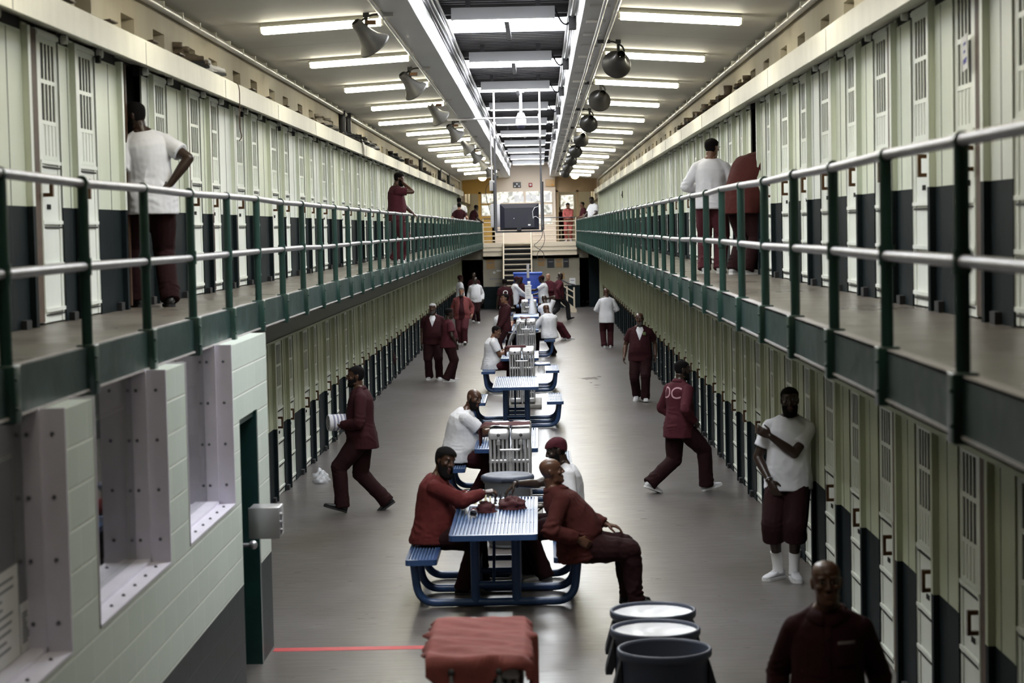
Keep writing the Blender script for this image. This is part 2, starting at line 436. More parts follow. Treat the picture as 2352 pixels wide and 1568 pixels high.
# upper walls with the open vent holes above the hood
VENTS = {1: [], -1: []}
for side in (1, -1):
    xw = -3.38 if side == 1 else 2.56; zt = CZ_L if side == 1 else CZ_R
    zb = 5.02 if side == 1 else 5.005
    z1, z2 = zb + .012, zb + .205
    mb = MB(); mb.box((xw, YN, zb - .1), (xw - side * .25, YE, z1)); mb.box((xw, YN, z2), (xw - side * .25, YE, zt + .1))
    ys = [y for y, t in fins(side, 1)]
    cur = YN
    for y in ys:
        a, b = y - .02, y + .52
        if side == 1 and 19.5 < y < 21: pass
        mb.box((xw, cur, z1), (xw - side * .25, a, z2)); cur = b
        VENTS[side].append((a, b))
    mb.box((xw, cur, z1), (xw - side * .25, YE, z2))
    mb.box((xw - side * .25, YN, z1 - .05), (xw - side * .26, YE, z2 + .05), 1)
    struct(mb, 'wall_left_upper' if side == 1 else 'wall_right_upper', [M['wallup'], M['celltan']])
# ceiling: two shallow slopes, the middle well with its beams
mb = MB()
mb.prism([(-3.64, CZ_L - .013), (-1.52, CZ_M), (-1.52, CZ_M + .12), (-3.64, CZ_L + .12)], YN, YE + 6)
mb.prism([(.79, CZ_M), (2.82, CZ_R - .02), (2.82, CZ_R + .12), (.79, CZ_M + .12)], YN, YE + 6)
rnd = random.Random(5)
for k in range(26):
    y = 15 + k * 2.6
    for (xa, za, xb, zb) in ((-3.3, CZ_L, -1.55, CZ_M), (.82, CZ_M, 2.46, CZ_R)):
        mb.quad((xa, y, za + .0025 - .006), (xb, y, zb - .006 - .0), (xb, y + .012, zb - .006), (xa, y + .012, za + .0025 - .006), 1)
struct(mb, 'ceiling', [M['ceil'], M['soffit']])
for nm, xa, xb in (('trim_5', -1.52, -1.21), ('trim_6', .49, .79)):
    mb = MB(); mb.box((xa, YN, CZ_M - .01), (xb, YE + 4, 6.2)); struct(mb, nm, [M['beam']])
# the well's metal deck with translucent skylight strips between
SKY = [20.1 + 6.15 * k for k in range(-1, 11)]      # near edges
mb = MB(); cur = YN
for y in SKY:
    mb.box((-1.22, cur, 6.16), (.5, y, 6.22)); cur = y + 1.9
    for k in range(2): mb.box((-1.22, y - .9 - .5 * k, 6.06), (.5, y - .78 - .5 * k, 6.17), 1)
    mb.box((-.40, y - 1.9, 6.05), (-.34, y + 2.1, 6.09), 1)
mb.box((-1.22, cur, 6.16), (.5, YE + 4, 6.22))
for k in range(300):
    y = 12 + k * .24
    if not any(a - .02 < y < a + 1.92 for a in SKY): mb.box((-1.2, y, 6.150), (.48, y + .02, 6.162), 1)
struct(mb, 'ceiling_deck', [M['deck'], M['darksteel']])
for i, y in enumerate(SKY):
    mb = MB(); mb.box((-1.22, y, 6.17), (.5, y + 1.9, 6.21)); mb.box((-1.22, y + .0, 6.15), (.5, y + .03, 6.19), 1); mb.box((-1.22, y + 1.87, 6.15), (.5, y + 1.9, 6.19), 1)
    struct(mb, 'window_%d' % (10 + i), [M['sky'], M['deck']])
# near end: the corridor carries on; close it with a plain wall
mb = MB(); mb.box((-3.9, YN - 1.5, -.1), (3.1, YN - 1.3, 6.3)); struct(mb, 'wall_near', [M['wallup']])

# walkways
for side, nm in ((1, 'walkway_slab_left'), (-1, 'walkway_slab_right')):
    xf = -2.40 if side == 1 else 1.555; xd = XL if side == 1 else XR
    mb = MB(); mb.box((xd - side * .12, YN, 2.62), (xf - side * .03, YE + 4, WZ), 0)
    mb.box((xd + side * .15, YN, 2.602), (xf - side * .03, YE, 2.62), 1)
    struct(mb, nm, [M['walk'], M['soffit']])
# railings: one welded thing a side
def railing(side):
    xf = -2.40 if side == 1 else 1.555
    lab = ('dark green steel railing with worn grey rails along the left walkway' if side == 1 else
           'dark green steel railing with worn grey rails along the right walkway')
    t = thing('railing', lab, 'railing', (xf, YN, 2.6))
    L = YE - YN
    y0 = 7.365 if side == -1 else 7.26
    ys = []
    y = y0 - 1.607 * 2
    while y < YE + .1: ys.append(y - YN); y += 1.607
    rn = random.Random(side)
    for z, nm in ((1.09, 'top_rail'), (.645, 'mid_rail')):
        pts = [(0, 0, z)] + [(rn.uniform(-.006, .006), yy, z + rn.uniform(-.007, .007)) for yy in ys] + [(0, L, z)]
        mb = MB(); mb.tube(pts, .025, 12); mb.build(nm, [M['railm']], t)
    # curb channel
    mb = MB(); mb.box((-.012, 0, 0), (.012, L, .22)); mb.box((-.012, 0, .208), (-side * .045, L, .224), 1); mb.box((-.02, 0, -.008), (.02, L, .004), 1)
    mb.build('curb', [M['curb'], M['edge']], t)
    def post(yy):
        q = MB()
        q.cyl((0, yy, .20), (0, yy, 1.075), .029, 14)
        for z in (1.09, .645):
            q.cyl((0, yy - .025, z), (0, yy + .025, z), .034, 14)
        q.cyl((0, yy, .60), (0, yy, .69), .036, 14)
        q.bbox((-.05, yy - .055, -.03), (.05, yy + .055, .235), .008)
        for z in (.04, .17): q.ball((side * .052, yy - .04, z), .010, 0, 8)
        return q
    for yy in ys: post(yy).build('post', [M['green']], t)
    return t
railing(1); railing(-1)

# ------------------------------------------------------------------ guard booth at the left front
BX = -2.26
def booth():
    mb = MB(); m0, m1 = 0, 1
    T = .26
    def wall(y0, y1, z0, z1): mb.box((BX - T, y0, z0), (BX, y1, z1), 0)
    W = [(6.8, 9.325), (9.934, 11.86), (12.53, 14.40)]
    wall(3.0, 6.8, 0, 2.6); wall(3.0, 14.72, 0, 1.43)
    wall(9.325, 9.934, 1.43, 2.59); wall(11.86, 12.53, 1.43, 2.59); wall(14.40, 14.72, 1.43, 2.59); wall(14.72, 15.62, 2.02, 2.59)
    wall(15.62, 16.25, 0, 2.59)
    mb.box((-3.4, 16.0, 0), (BX - T, 16.25, 2.59), 0)
    mb.box((-3.38, 3.0, 2.585), (BX - T, 16.0, 2.6), 1); mb.box((-3.38, 3, .0), (-3.36, 16, 2.6), 1); mb.box((-3.36, 3, .003), (BX - T, 16, .01), 1)
    struct(mb, 'wall_booth', [M['blocks'], M['boothdark']])
    for i, (y0, y1) in enumerate(W):
        w = MB(); z0, z1 = 1.43, 2.60
        # stepped metal frame lining the opening: two plates on the far jamb, sill and near jamb
        for xa, xb, dd in ((BX - .11, BX + .006, .012), (BX - .235, BX - .11, .035)):
            w.box((xa, y1 - dd, z0), (xb, y1 + (.004 if dd < .02 else 0), z1)); w.box((xa, y0, z0), (xb, y0 + dd, z1)); w.box((xa, y0, z0), (xb, y1, z0 + dd))
        for xx, yy in ((BX - .055, y1 - .012), (BX - .17, y1 - .035)):
            for k in range(4): w.ball((xx, yy, z0 + .15 + k * .30), .011, 1, 8)
        for k in range(6): w.ball((BX - .05, y0 + .2 + k * (y1 - y0 - .4) / 5, z0 + .014), .011, 1, 8)
        wn = w.build('window_%d' % (i + 1), [M['frame_grey'], M['bolt']]); wn['kind'] = 'structure'
        g = MB(); g.box((BX - .205, y0 + .03, z0 + .03), (BX - .195, y1 - .03, z1 - .02)); g.build('pane', [M['glass']], wn)
    # door in the booth wall with a green frame
    d = MB()
    d.box((BX - .20, 14.74, 0), (BX - .15, 15.60, 2.0), 0); 
    for a, b in (((BX - .2, 14.72, 0), (BX - .02, 14.78, 2.02)), ((BX - .2, 15.56, 0), (BX + .004, 15.62, 2.02)), ((BX - .2, 14.72, 1.97), (BX - .02, 15.62, 2.02))): d.box(a, b, 1)
    dr = d.build('door_300', [M['dado'], M['boothdoor']]); dr['kind'] = 'structure'
    k = MB(); k.cyl((BX - .15, 15.44, .97), (BX - .05, 15.44, .97), .016, 12); k.ball((BX - .03, 15.44, .97), .036, 0, 14); k.lathe([(.04, 0), (.04, .012), (.02, .016)], 16, 0, Matrix.Translation((BX - .15, 15.44, .97)) @ Matrix.Rotation(R(90), 4, 'Y'))
    k.cyl((BX - .15, 15.44, 1.10), (BX - .12, 15.44, 1.10), .022, 12)
    k.build('door_knob', [M['steel']], dr)
    # steel lock box on the wall
    t = thing('lock_box', 'grey steel lock box mounted on the white block wall beside the booth door', 'box', (BX, 15.05, 1.08))
    q = MB(); q.bbox((.0, -.02, 0), (.235, .24, .235), .012); q.build('case', [M['steel']], t)
    q = MB(); q.bbox((.0, -.033, .0), (.24, -.018, .24), .006); q.build('cover', [M['steel']], t)
    q = MB()
    for z in (.06, .12, .18): q.cyl((.225, .03, z), (.255, .03, z), .014, 10)
    q.cyl((.245, .03, .03), (.245, .03, .2), .006, 8); q.build('hinge', [M['galv']], t)
    # notices taped inside the first window
    rn = random.Random(2)
    for nm, lab, ya, yb, za, zb in (('notice', 'large white printed notice taped to the nearest booth window', 8.62, 9.12, 1.47, 1.90), ('notice', 'smaller white printed notice low on the booth window frame', 9.14, 9.29, 1.47, 1.70)):
        p = MB(); p.box((BX - .193, ya, za), (BX - .190, yb, zb), 0)
        for k in range(9):
            z = zb - .05 - k * (zb - za - .08) / 9; w_ = (yb - ya) * rn.uniform(.35, .8)
            p.box((BX - .1905, ya + .03, z - .006), (BX - .1893, ya + .03 + w_, z + .006), 1)
        p.build(nm, [M['paper'], M['ink']], None, None, None, lab, 'notice')
booth()
# red stripe painted on the floor
mb = MB(); mb.box((-2.24, 16.02, 0), (-.98, 16.15, .002)); struct(mb, 'floor_line', [M['red_line']])
# dried spills
def spill(cx, cy, pts):
    mb = MB()
    for dx, dy, rx, ry in pts:
        n = 14; c = [(cx + dx + rx * math.cos(a * 2 * math.pi / n) * (1 + .3 * math.sin(a * 2.7 + dx * 9)), cy + dy + ry * math.sin(a * 2 * math.pi / n) * (1 + .3 * math.cos(a * 1.9 + dy * 7)), .0018) for a in range(n)]
        mb._add(c, [tuple(range(n))], 0)
    return mb
m_ = spill(1.02, 44.6, [(0, 0, .14, .32), (.13, .2, .10, .22), (-.12, .1, .10, .06), (.18, -.15, .07, .15), (.04, -1.2, .03, .12), (.15, -1.9, .08, .10), (.12, -2.6, .06, .05), (.27, .5, .05, .2)])
m_.build('floor_stain', [M['stain']], None, None, 'stuff', 'dark dried spill on the concrete floor right of the tables', 'stain')
# ------------------------------------------------------------------ ceiling lights, lamps, pipes
def ceiling_light():
    t = thing('fluorescent_light', '', 'ceiling light')
    mb = MB(); L = .61
    mb.prism([(-.085, 0), (.085, 0), (.085, -.03), (-.085, -.03)], -L, L); mb.prism([(-.10, -.028), (.10, -.028), (.095, -.045), (-.095, -.045)], -L - .02, L + .02)
    for s_ in (-1, 1): mb.box((-.08, s_ * L, -.10), (.08, s_ * (L + .018), -.03))
    h = mb.build('housing', [M['hood']], t); h.rotation_euler = (0, 0, R(90))
    mb = MB(); mb.prism([(-.085, -.045), (-.075, -.09), (-.045, -.108), (.045, -.108), (.075, -.09), (.085, -.045)], -L + .01, L - .01)
    d = mb.build('diffuser', [M['tube']], t); d.rotation_euler = (0, 0, R(90))
    return t
cl = ceiling_light()
LL_Y = [20.4, 24.7, 29.2, 33.7, 38.2, 42.9, 47.1, 51.4, 55.7, 60.2, 64.7, 69.5, 74.3]
LR_Y = [20.3, 24.8, 29.4, 34.1, 38.9, 43.8, 48.8, 53.7, 58.7, 63.6, 69.0, 74.3, 79.2]
LX = [-2.18, -2.18, -2.19, -2.18, -2.42, -2.2, -2.2, -2.2, -2.2, -2.2, -2.2, -2.2, -2.15]
used = False
for i, (y, x) in enumerate(zip(LL_Y, LX)):
    z = CZ_L + (x + 3.38) * (CZ_M - CZ_L) / 1.86
    o = cl if not used else dup(cl); used = True
    o.location = (x, y, z); o.rotation_euler = (0, -math.atan2(CZ_M - CZ_L, 1.86), 0)
    o['label'] = '%s fluorescent light from the camera on the left ceiling slope' % ORD[i]; o['group'] = 'fluorescent lights on the left ceiling slope'
for i, y in enumerate(LR_Y):
    x = 1.47; z = CZ_M + (x - .79) * (CZ_R - CZ_M) / 1.77
    o = dup(cl); o.location = (x, y, z); o.rotation_euler = (0, math.atan2(CZ_M - CZ_R, 1.77), 0)
    o['label'] = '%s fluorescent light from the camera on the right ceiling slope' % ORD[i]; o['group'] = 'fluorescent lights on the right ceiling slope'
for i, y in enumerate((16.1, 11.8, 7.5)):      # the rows carry on over the camera
    o = dup(cl); o.location = (-2.18, y, CZ_L + 1.2 * (CZ_M - CZ_L) / 1.86); o.rotation_euler = (0, -math.atan2(CZ_M - CZ_L, 1.86), 0)
    o['label'] = 'fluorescent light on the left slope above the camera, number %s back' % ORD[i]; o['group'] = 'fluorescent lights on the left ceiling slope'
    o = dup(cl); o.location = (1.47, y, CZ_M + .68 * (CZ_R - CZ_M) / 1.77); o.rotation_euler = (0, math.atan2(CZ_M - CZ_R, 1.77), 0)
    o['label'] = 'fluorescent light on the right slope above the camera, number %s back' % ORD[i]; o['group'] = 'fluorescent lights on the right ceiling slope'
# hung fixtures across the well
def hung():
    t = thing('hanging_light', '', 'ceiling light')
    mb = MB(); L = .62
    mb.prism([(-.07, .15), (.07, .15), (.10, .02), (.10, 0), (-.10, 0), (-.10, .02)], -L, L)
    h = mb.build('housing', [M['beam']], t); h.rotation_euler = (0, 0, R(90))
    mb = MB(); mb.box((-.085, -L + .03, -.012), (.085, L - .03, .004)); d = mb.build('tube', [M['tube2']], t); d.rotation_euler = (0, 0, R(90))
    for s_ in (-.42, .42):
        q = MB(); q.box((s_ - .03, -.03, .14), (s_ + .03, .03, .26)); q.build('bracket', [M['darksteel']], t)
    return t
hg = hung()
for i in range(10):
    y = 24.05 + 6.03 * i
    o = hg if i == 0 else dup(hg)
    o.location = (-.385, y, 5.895); o['label'] = '%s hanging fluorescent light from the camera across the skylight well' % ORD[i]; o['group'] = 'lights hung across the skylight well'
for k, (x, y) in enumerate(((-2.9, 90.5), (-2.9, 94.5), (1.9, 90.5), (1.9, 94.5), (-.6, 90.5))):
    if k == 4: continue
    o = dup(cl); o.location = (x, y, 5.49); o['label'] = 'fluorescent light in the %s far passage, %s' % ('left' if x < 0 else 'right', ('nearer', 'farther')[k % 2]); o['group'] = 'fluorescent lights in the far passages'
# bell shaded lamps on short arms off the conduits
def bell(dark):
    t = thing('bell_lamp', '', 'lamp')
    mb = MB(); prof = [(.045, .19), (.06, .17), (.062, .10), (.075, .04), (.11, -.06), (.165, -.125), (.175, -.14), (.16, -.135), (.10, -.05), (.05, .10), (.001, .12)]
    sh = mb.lathe(prof, 26).build('shade', [M['belldark'] if dark else M['bell']], t)
    if dark: sh.rotation_euler = (R(74), 0, R(8)); sh.location = (0, .02, -.16)
    else: sh.rotation_euler = (R(28), R(-38), 0); sh.location = (0, 0, -.15)
    q = MB()
    sx = 1 if not dark else -1
    q.tube(fillet([(sx * .17, 0, .06), (sx * .05, 0, .06), (-sx * .05, 0, .0), (-sx * .07, .0, -.06)], .05), .011, 8)
    q.box((-.03, -.03, .03), (.03, .03, .09)); q.cyl((0, 0, .07), (0, 0, -.06), .018, 10)
    q.build('arm', [M['belldark']], t)
    if not dark: 
        q = MB(); q.box((.0, -.05, -.04), (.10, .05, .0)); q.build('ballast', [M['brass']], t)
    return t
bl = bell(False)
for i in range(9):
    o = bl if i == 0 else dup(bl)
    o.location = (-1.70, 20.15 + 6.75 * i, 5.515); o['label'] = '%s grey bell shaded lamp from the camera left of the skylight well' % ORD[i]; o['group'] = 'bell lamps left of the skylight well'
bd = bell(True)
for i in range(8):
    o = bd if i == 0 else dup(bd)
    o.location = (.97, 23.6 + 6.72 * i, 5.51); o['label'] = '%s black bell shaded lamp from the camera right of the skylight well' % ORD[i]; o['group'] = 'bell lamps right of the skylight well'
# pipes and conduits
def pipe(name, label, pts, r, m, clips=None, cm=None):
    t = thing(name, label, 'pipe')
    mb = MB(); mb.tube(pts, r, 10); mb.build('run', [m], t)
    if clips:
        for c in clips:
            q = MB(); q.box((c[0] - c[3], c[1] - .02, c[2] - c[4]), (c[0] + c[3], c[1] + .02, c[2] + c[4])); q.build('clip', [cm or m], t)
    return t
pipe('conduit', 'thin cream conduit along the left edge of the ceiling beam', [(-1.545, YN, 5.565), (-1.545, YE, 5.565)], .020, M['pipe'], [(-1.50, 20.15 + 6.75 * i, 5.57, .075, .022) for i in range(9)], M['pipe'])
pipe('conduit', 'thin cream conduit along the right edge of the ceiling beam', [(.815, YN, 5.565), (.815, YE, 5.565)], .020, M['pipe'], [(.80, 23.6 + 6.72 * i, 5.57, .075, .022) for i in range(9)], M['darksteel'])
rn = random.Random(4)
pipe('conduit', 'shiny steel conduit on brackets under the right ceiling beam', [(.67 + (.0 if k % 2 else .004), YN + k * 3.0, 5.53) for k in range(28)], .019, M['galv'],
     [(.645, 18.4 + 1.45 * i, 5.575, .105, .016) for i in range(40)], M['beam'])
pipe('conduit', 'upper grey pipe on the left side of the skylight well', [(-1.15, YN, 6.06), (-1.15, YE, 6.06)], .03, M['galv'])
pipe('conduit', 'middle grey pipe on the left side of the skylight well', [(-1.17, YN, 5.97), (-1.17, YE, 5.97)], .025, M['galv'])
pipe('conduit', 'lowest dark pipe on the left side of the skylight well', [(-1.18, YN, 5.89), (-1.18, YE, 5.89)], .02, M['darksteel'])
pipe('conduit', 'upper bright pipe on the right side of the skylight well', [(.43, YN, 6.05), (.43, YE, 6.05)], .03, M['galv'])
pipe('conduit', 'lower bright pipe on the right side of the skylight well', [(.45, YN, 5.94), (.45, YE, 5.94)], .025, M['galv'])
for side in (1, -1):
    xw = -3.38 if side == 1 else 2.56; z = (CZ_L if side == 1 else CZ_R) - .075
    pipe('pipe', 'long cream sprinkler pipe in the corner of the %s wall and ceiling' % ('left' if side == 1 else 'right'), [(xw + side * .055, YN, z), (xw + side * .055, YE, z)], .035, M['pipe'],
         [(xw + side * .05, 13 + .95 * i, z + .02, .045, .03) for i in range(70)], M['hood'])
# cables from the right beam to the hanging lights, small junction boxes
for i in range(6):
    y = 24.05 + 6.03 * i
    t = thing('light_cable', 'black cable drooping from the %s hanging light to the right beam' % ORD[i], 'cable')
    mb = MB(); pts = []
    for k in range(13):
        a = k / 12; pts.append((.235 + .22 * a, y + .15 * a, 6.0 - .10 * a - .13 * math.sin(math.pi * a) + .02))
    mb.tube(pts, .012, 8); mb.build('cord', [M['black']], t)
    q = MB(); q.bbox((.40, y + .1, 5.78), (.49, y + .26, 5.94), .008); q.build('junction_box', [M['darksteel']], t)
# ------------------------------------------------------------------ far end of the block
def office_mat():
    m = bpy.data.materials.new('lit_office_window'); m.use_nodes = True
    nt = m.node_tree; b = nt.nodes['Principled BSDF']
    tc = nt.nodes.new('ShaderNodeTexCoord'); n = nt.nodes.new('ShaderNodeTexNoise'); n.inputs['Scale'].default_value = 7; n.inputs['Detail'].default_value = 5
    nt.links.new(tc.outputs['Object'], n.inputs['Vector'])
    r = nt.nodes.new('ShaderNodeValToRGB'); r.color_ramp.elements[0].position = .38; r.color_ramp.elements[1].position = .56
    r.color_ramp.elements[0].color = (.12, .12, .09, 1); r.color_ramp.elements[1].color = (1, .97, .82, 1)
    nt.links.new(n.outputs['Fac'], r.inputs['Fac']); nt.links.new(r.outputs['Color'], b.inputs['Emission Color'])
    b.inputs['Base Color'].default_value = (.3, .3, .3, 1); b.inputs['Roughness'].default_value = .1
    b.inputs['Emission Strength'].default_value = .5
    return m
M['office'] = office_mat()
def end_wall():
    # upper level: cream tower between two coloured bays
    mb = MB()
    cx0, cx1, y0 = -1.92, .72, 86.0
    mb.box((cx0, y0, WZ - .1), (cx1, 96, 6.3), 0)
    for xa, xb, m in ((-3.6, cx0, 1), (cx1, 2.8, 2)):
        mb.box((xa, 86.2, 4.92), (xb, 86.4, 5.9), m)
        mb.box((xa, 86.2, WZ), (xa + .12, 86.4, 5), m); mb.box((xb - .12, 86.2, WZ), (xb, 86.4, 5), m)
    mb.box((-2.62, 86.2, WZ), (-2.50, 86.4, 5), 1); mb.box((1.62, 86.2, WZ), (1.72, 86.4, 5), 2)
    mb.box((-2.5, 86.2, WZ), (-1.9, 86.4, 3.95), 1)
    mb.box((-2.5, 86.2, 4.42), (-1.9, 86.4, 4.5), 1)
    struct(mb, 'wall_end_upper', [M['cream'], M['mustard'], M['tan']])
    # the two side passages run on, with their own walls, roof and a pale end
    mb = MB()
    mb.box((-3.6, 86.4, WZ - .12), (-1.92, 97, WZ), 1); mb.box((.72, 86.4, WZ - .12), (2.8, 97, WZ), 1)
    mb.box((-3.62, 84, WZ), (-3.48, 97, 4.6), 0); mb.box((2.66, 84, WZ), (2.8, 97, 4.6), 0)
    mb.box((-3.62, 84, 4.6), (-3.3, 97, 6), 2); mb.box((2.5, 84, 4.6), (2.8, 97, 6), 2)
    mb.box((-3.6, 97, WZ), (2.8, 97.1, 6), 2); mb.box((-3.6, 86.4, 5.5), (2.8, 97, 5.6), 2)
    for k in range(7): mb.box((-3.49, 86.5 + k * 1.4, WZ), (-3.42, 86.6 + k * 1.4, 4.6), 3); mb.box((2.6, 86.5 + k * 1.4, WZ), (2.67, 86.6 + k * 1.4, 4.6), 3)
    struct(mb, 'wall_end_passage', [M['panel'], M['walk'], M['wallup'], M['panel_lt']])
    n = 30
    def win(xa, xb, za, zb, y=86.0, m='office'):
        nonlocal n
        w = MB(); w.box((xa - .03, y - .03, za - .03), (xb + .03, y + .0, zb + .03), 0)
        o = w.build('window_%d' % n, [M['cream']]); o['kind'] = 'structure'; n += 1
        g = MB(); g.box((xa, y - .035, za), (xb, y - .028, zb), 0); g.build('pane', [M[m]], o)
    for xa, xb in ((-1.80, -.68), (-.56, .56)):
        for za, zb in ((4.50, 4.97), (3.97, 4.40), (3.55, 3.86)): win(xa, xb, za, zb)
    win(-2.46, -1.96, 4.52, 4.90, 86.2); win(-2.46, -1.96, 3.98, 4.40, 86.2)
    win(.95, 1.5, 4.2, 4.8, 86.9)
    # papers stuck on the office windows
    rn = random.Random(9)
    for k, (x, z, w_, h_) in enumerate(((-.95, 4.68, .22, .30), (-.72, 4.66, .16, .26), (-.45, 4.7, .22, .3), (-.2, 4.68, .2, .3), (.1, 4.7, .2, .28), (.38, 4.7, .2, .3))):
        p = MB(); p.box((x - w_ / 2, 85.955, z - h_ / 2), (x + w_ / 2, 85.962, z + h_ / 2))
        p.build('notice', [M['paper']], None, None, None, 'pale paper on the upper office window, %s from the tower\'s left' % ORD[k], 'notice', 'papers on the office window')
    # boxes on the tower wall
    t = thing('speaker_panel', 'dark panel with three white discs high on the cream end wall', 'panel', (-.93, 86, 5.26))
    q = MB(); q.bbox((-.17, -.06, -.12), (.17, 0, .12), .01); q.build('case', [M['darksteel']], t)
    for x, z in ((-.09, -.06), (0, .04), (.09, -.06)):
        q = MB(); q.cyl((x, -.075, z), (x, -.055, z), .035, 14); q.build('disc', [M['whitep']], t)
    t = thing('fire_alarm', 'small red fire alarm with white dial on the cream end wall', 'alarm', (-.35, 86, 5.25))
    q = MB(); q.bbox((-.08, -.06, -.09), (.08, 0, .09), .02); q.build('case', [mat('alarm_red', (.30, .03, .03), .4)], t)
    q = MB(); q.cyl((0, -.075, 0), (0, -.055, 0), .045, 16); q.build('dial', [M['whitep']], t)
    t = thing('wall_box', 'tan cabinet with an orange label at the top right of the end wall', 'box', (.50, 86, 5.32))
    q = MB(); q.bbox((-.20, -.12, -.15), (.20, 0, .15), .01); q.build('case', [mat('tan_metal', (.55, .36, .18), .5)], t)
    q = MB(); q.box((.05, -.125, -.12), (.17, -.118, -.07)); q.build('label_plate', [mat('orange', (.6, .25, .02), .5)], t)
    for x, lab in ((-2.30, 'small yellow glowing lamp under the ceiling at the left end'), (1.50, 'small yellow glowing lamp under the ceiling at the right end')):
        t = thing('bulkhead_lamp', lab, 'lamp', (x, 82, 5.48))
        q = MB(); q.lathe([(.16, .05), (.16, .0), (.13, -.06), (.07, -.10), (.001, -.11)], 18); q.build('globe', [M['bulb']], t)
        q = MB(); q.cyl((0, 0, .03), (0, 0, .085), .17, 18); q.build('base', [M['pipe']], t)
    # catwalk across the end, with a bar railing
    mb = MB(); mb.box((-2.40, 84.0, 2.24), (1.555, 86.2, 2.70), 0); mb.box((-2.40, 83.98, 2.62), (1.555, 86.2, 2.80), 0); mb.box((-2.4, 83.97, 2.44), (1.555, 84, 2.455), 1)
    struct(mb, 'walkway_slab_end', [M['cat'], M['soffit']])
    t = thing('railing', 'cream railing of five horizontal bars across the far catwalk', 'railing', (0, 84.1, 2.8))
    for xa, xb in ((-2.40, -1.50), (-.35, 1.555)):
        for k in range(5):
            q = MB(); q.tube([(xa, 0, .10 + k * .19), (xb, 0, .10 + k * .19)], .02, 8); q.build('bar', [M['cat']], t)
        q = MB(); q.tube([(xa, 0, 1.02), (xb, 0, 1.02)], .02, 8); q.build('top_rail', [M['darksteel']], t)
        for x in (xa + .02, xb - .02): 
            q = MB(); q.cyl((x, 0, 0), (x, 0, 1.02), .025, 8); q.build('post', [M['cat']], t)
    # stairs down to the floor
    t = thing('staircase', 'steep cream metal stairs with open treads going up to the catwalk', 'stairs', (-.94, 84, 0))
    n_ = 13; rise = 2.8 / n_; run = .235
    for s_ in (-.58, .58):
        q = MB(); q.prism([(0, 2.8), (0, 2.55), (-n_ * run, -.0), (-n_ * run - .22, .0), (-.02, 2.86)], s_ - .025, s_ + .025, 0, Matrix.Rotation(R(90), 4, 'Z')); q.build('stringer', [M['cat']], t)
        q = MB(); q.tube([(s_, -.02, 3.7), (s_, -n_ * run, .95), (s_, -n_ * run, .1)], .02, 8); q.build('handrail', [M['cat']], t)
    for k in range(n_):
        z = rise * (k + 1) - .02; y = -(n_ - k) * run + .1
        q = MB(); q.box((-.56, y - .12, z - .035), (.56, y + .10, z)); q.build('tread', [M['cat']], t)
    q = MB(); q.prism([(-.05, 2.66), (-.05, 2.60), (-n_ * run + .05, .0), (-n_ * run + .1, .0)], -.56, .56, 0, Matrix.Rotation(R(90), 4, 'Z')); q.build('gap_shade_sheet', [M['dark']], t)  # dark sheet added so the gaps between the treads look shaded
    # foot of a second stair seen from its side
    t = thing('side_stairs', 'foot of a cream stair with dark handrail right of the far tables', 'stairs', (1.0, 79.5, 0))
    q = MB(); q.prism([(-.35, .75), (-.35, .5), (.22, .0), (.42, .0), (.42, .13)], -.05, .05); q.build('stringer', [M['cat']], t)
    for x, za, zb in ((.05, .35, 1.05), (.33, .1, 1.0)):
        q = MB(); q.box((x - .03, -.03, za), (x + .03, .03, zb)); q.build('post', [M['cat']], t)
    q = MB(); q.tube([(-.35, 0, 1.42), (.12, 0, 1.15), (.38, 0, 1.1)], .03, 8); q.build('handrail', [M['darksteel']], t)
    for z in (.55, .8): 
        q = MB(); q.tube([(-.35, 0, z + .42), (.34, 0, z)], .025, 8); q.build('bar', [M['cat']], t)
    # lower end wall with two open doorways
    mb = MB()
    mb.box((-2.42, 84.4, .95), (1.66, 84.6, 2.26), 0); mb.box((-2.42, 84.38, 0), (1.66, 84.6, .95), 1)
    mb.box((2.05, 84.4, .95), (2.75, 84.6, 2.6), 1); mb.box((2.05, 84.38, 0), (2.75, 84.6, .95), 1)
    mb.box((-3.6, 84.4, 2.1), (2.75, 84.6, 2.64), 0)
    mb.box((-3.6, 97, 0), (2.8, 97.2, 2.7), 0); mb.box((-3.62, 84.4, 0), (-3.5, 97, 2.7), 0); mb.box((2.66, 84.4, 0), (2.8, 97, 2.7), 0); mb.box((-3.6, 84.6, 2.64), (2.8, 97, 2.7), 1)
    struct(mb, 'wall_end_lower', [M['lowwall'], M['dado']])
    k = 0
    for x, z, w_, h_, m in ((-1.95, 1.55, .10, .08, 'paper'), (-1.75, 1.62, .20, .06, 'paper'), (-2.1, 1.9, .35, .4, 'tan_box'), (.05, 1.95, .28, .34, 'tan_box'), (.45, 1.9, .30, .38, 'bindark'), (.8, 1.9, .26, .36, 'tan_box'), (1.1, 1.9, .24, .4, 'bindark'), (.9, 1.35, .25, .25, 'tan_box'), (1.35, 1.1, .25, .3, 'paper')):
        p = MB(); p.box((x - w_ / 2, 84.375, z - h_ / 2), (x + w_ / 2, 84.40, z + h_ / 2), 0); p.box((x - w_ * .35, 84.372, z + h_ * .1), (x + w_ * .35, 84.376, z + h_ * .2), 1)
        p.build('poster', [M[m], M['ink']], None, None, None, 'small notice board on the dim lower end wall, %s from its left' % ORD[k], 'poster', 'notices on the lower end wall'); k += 1
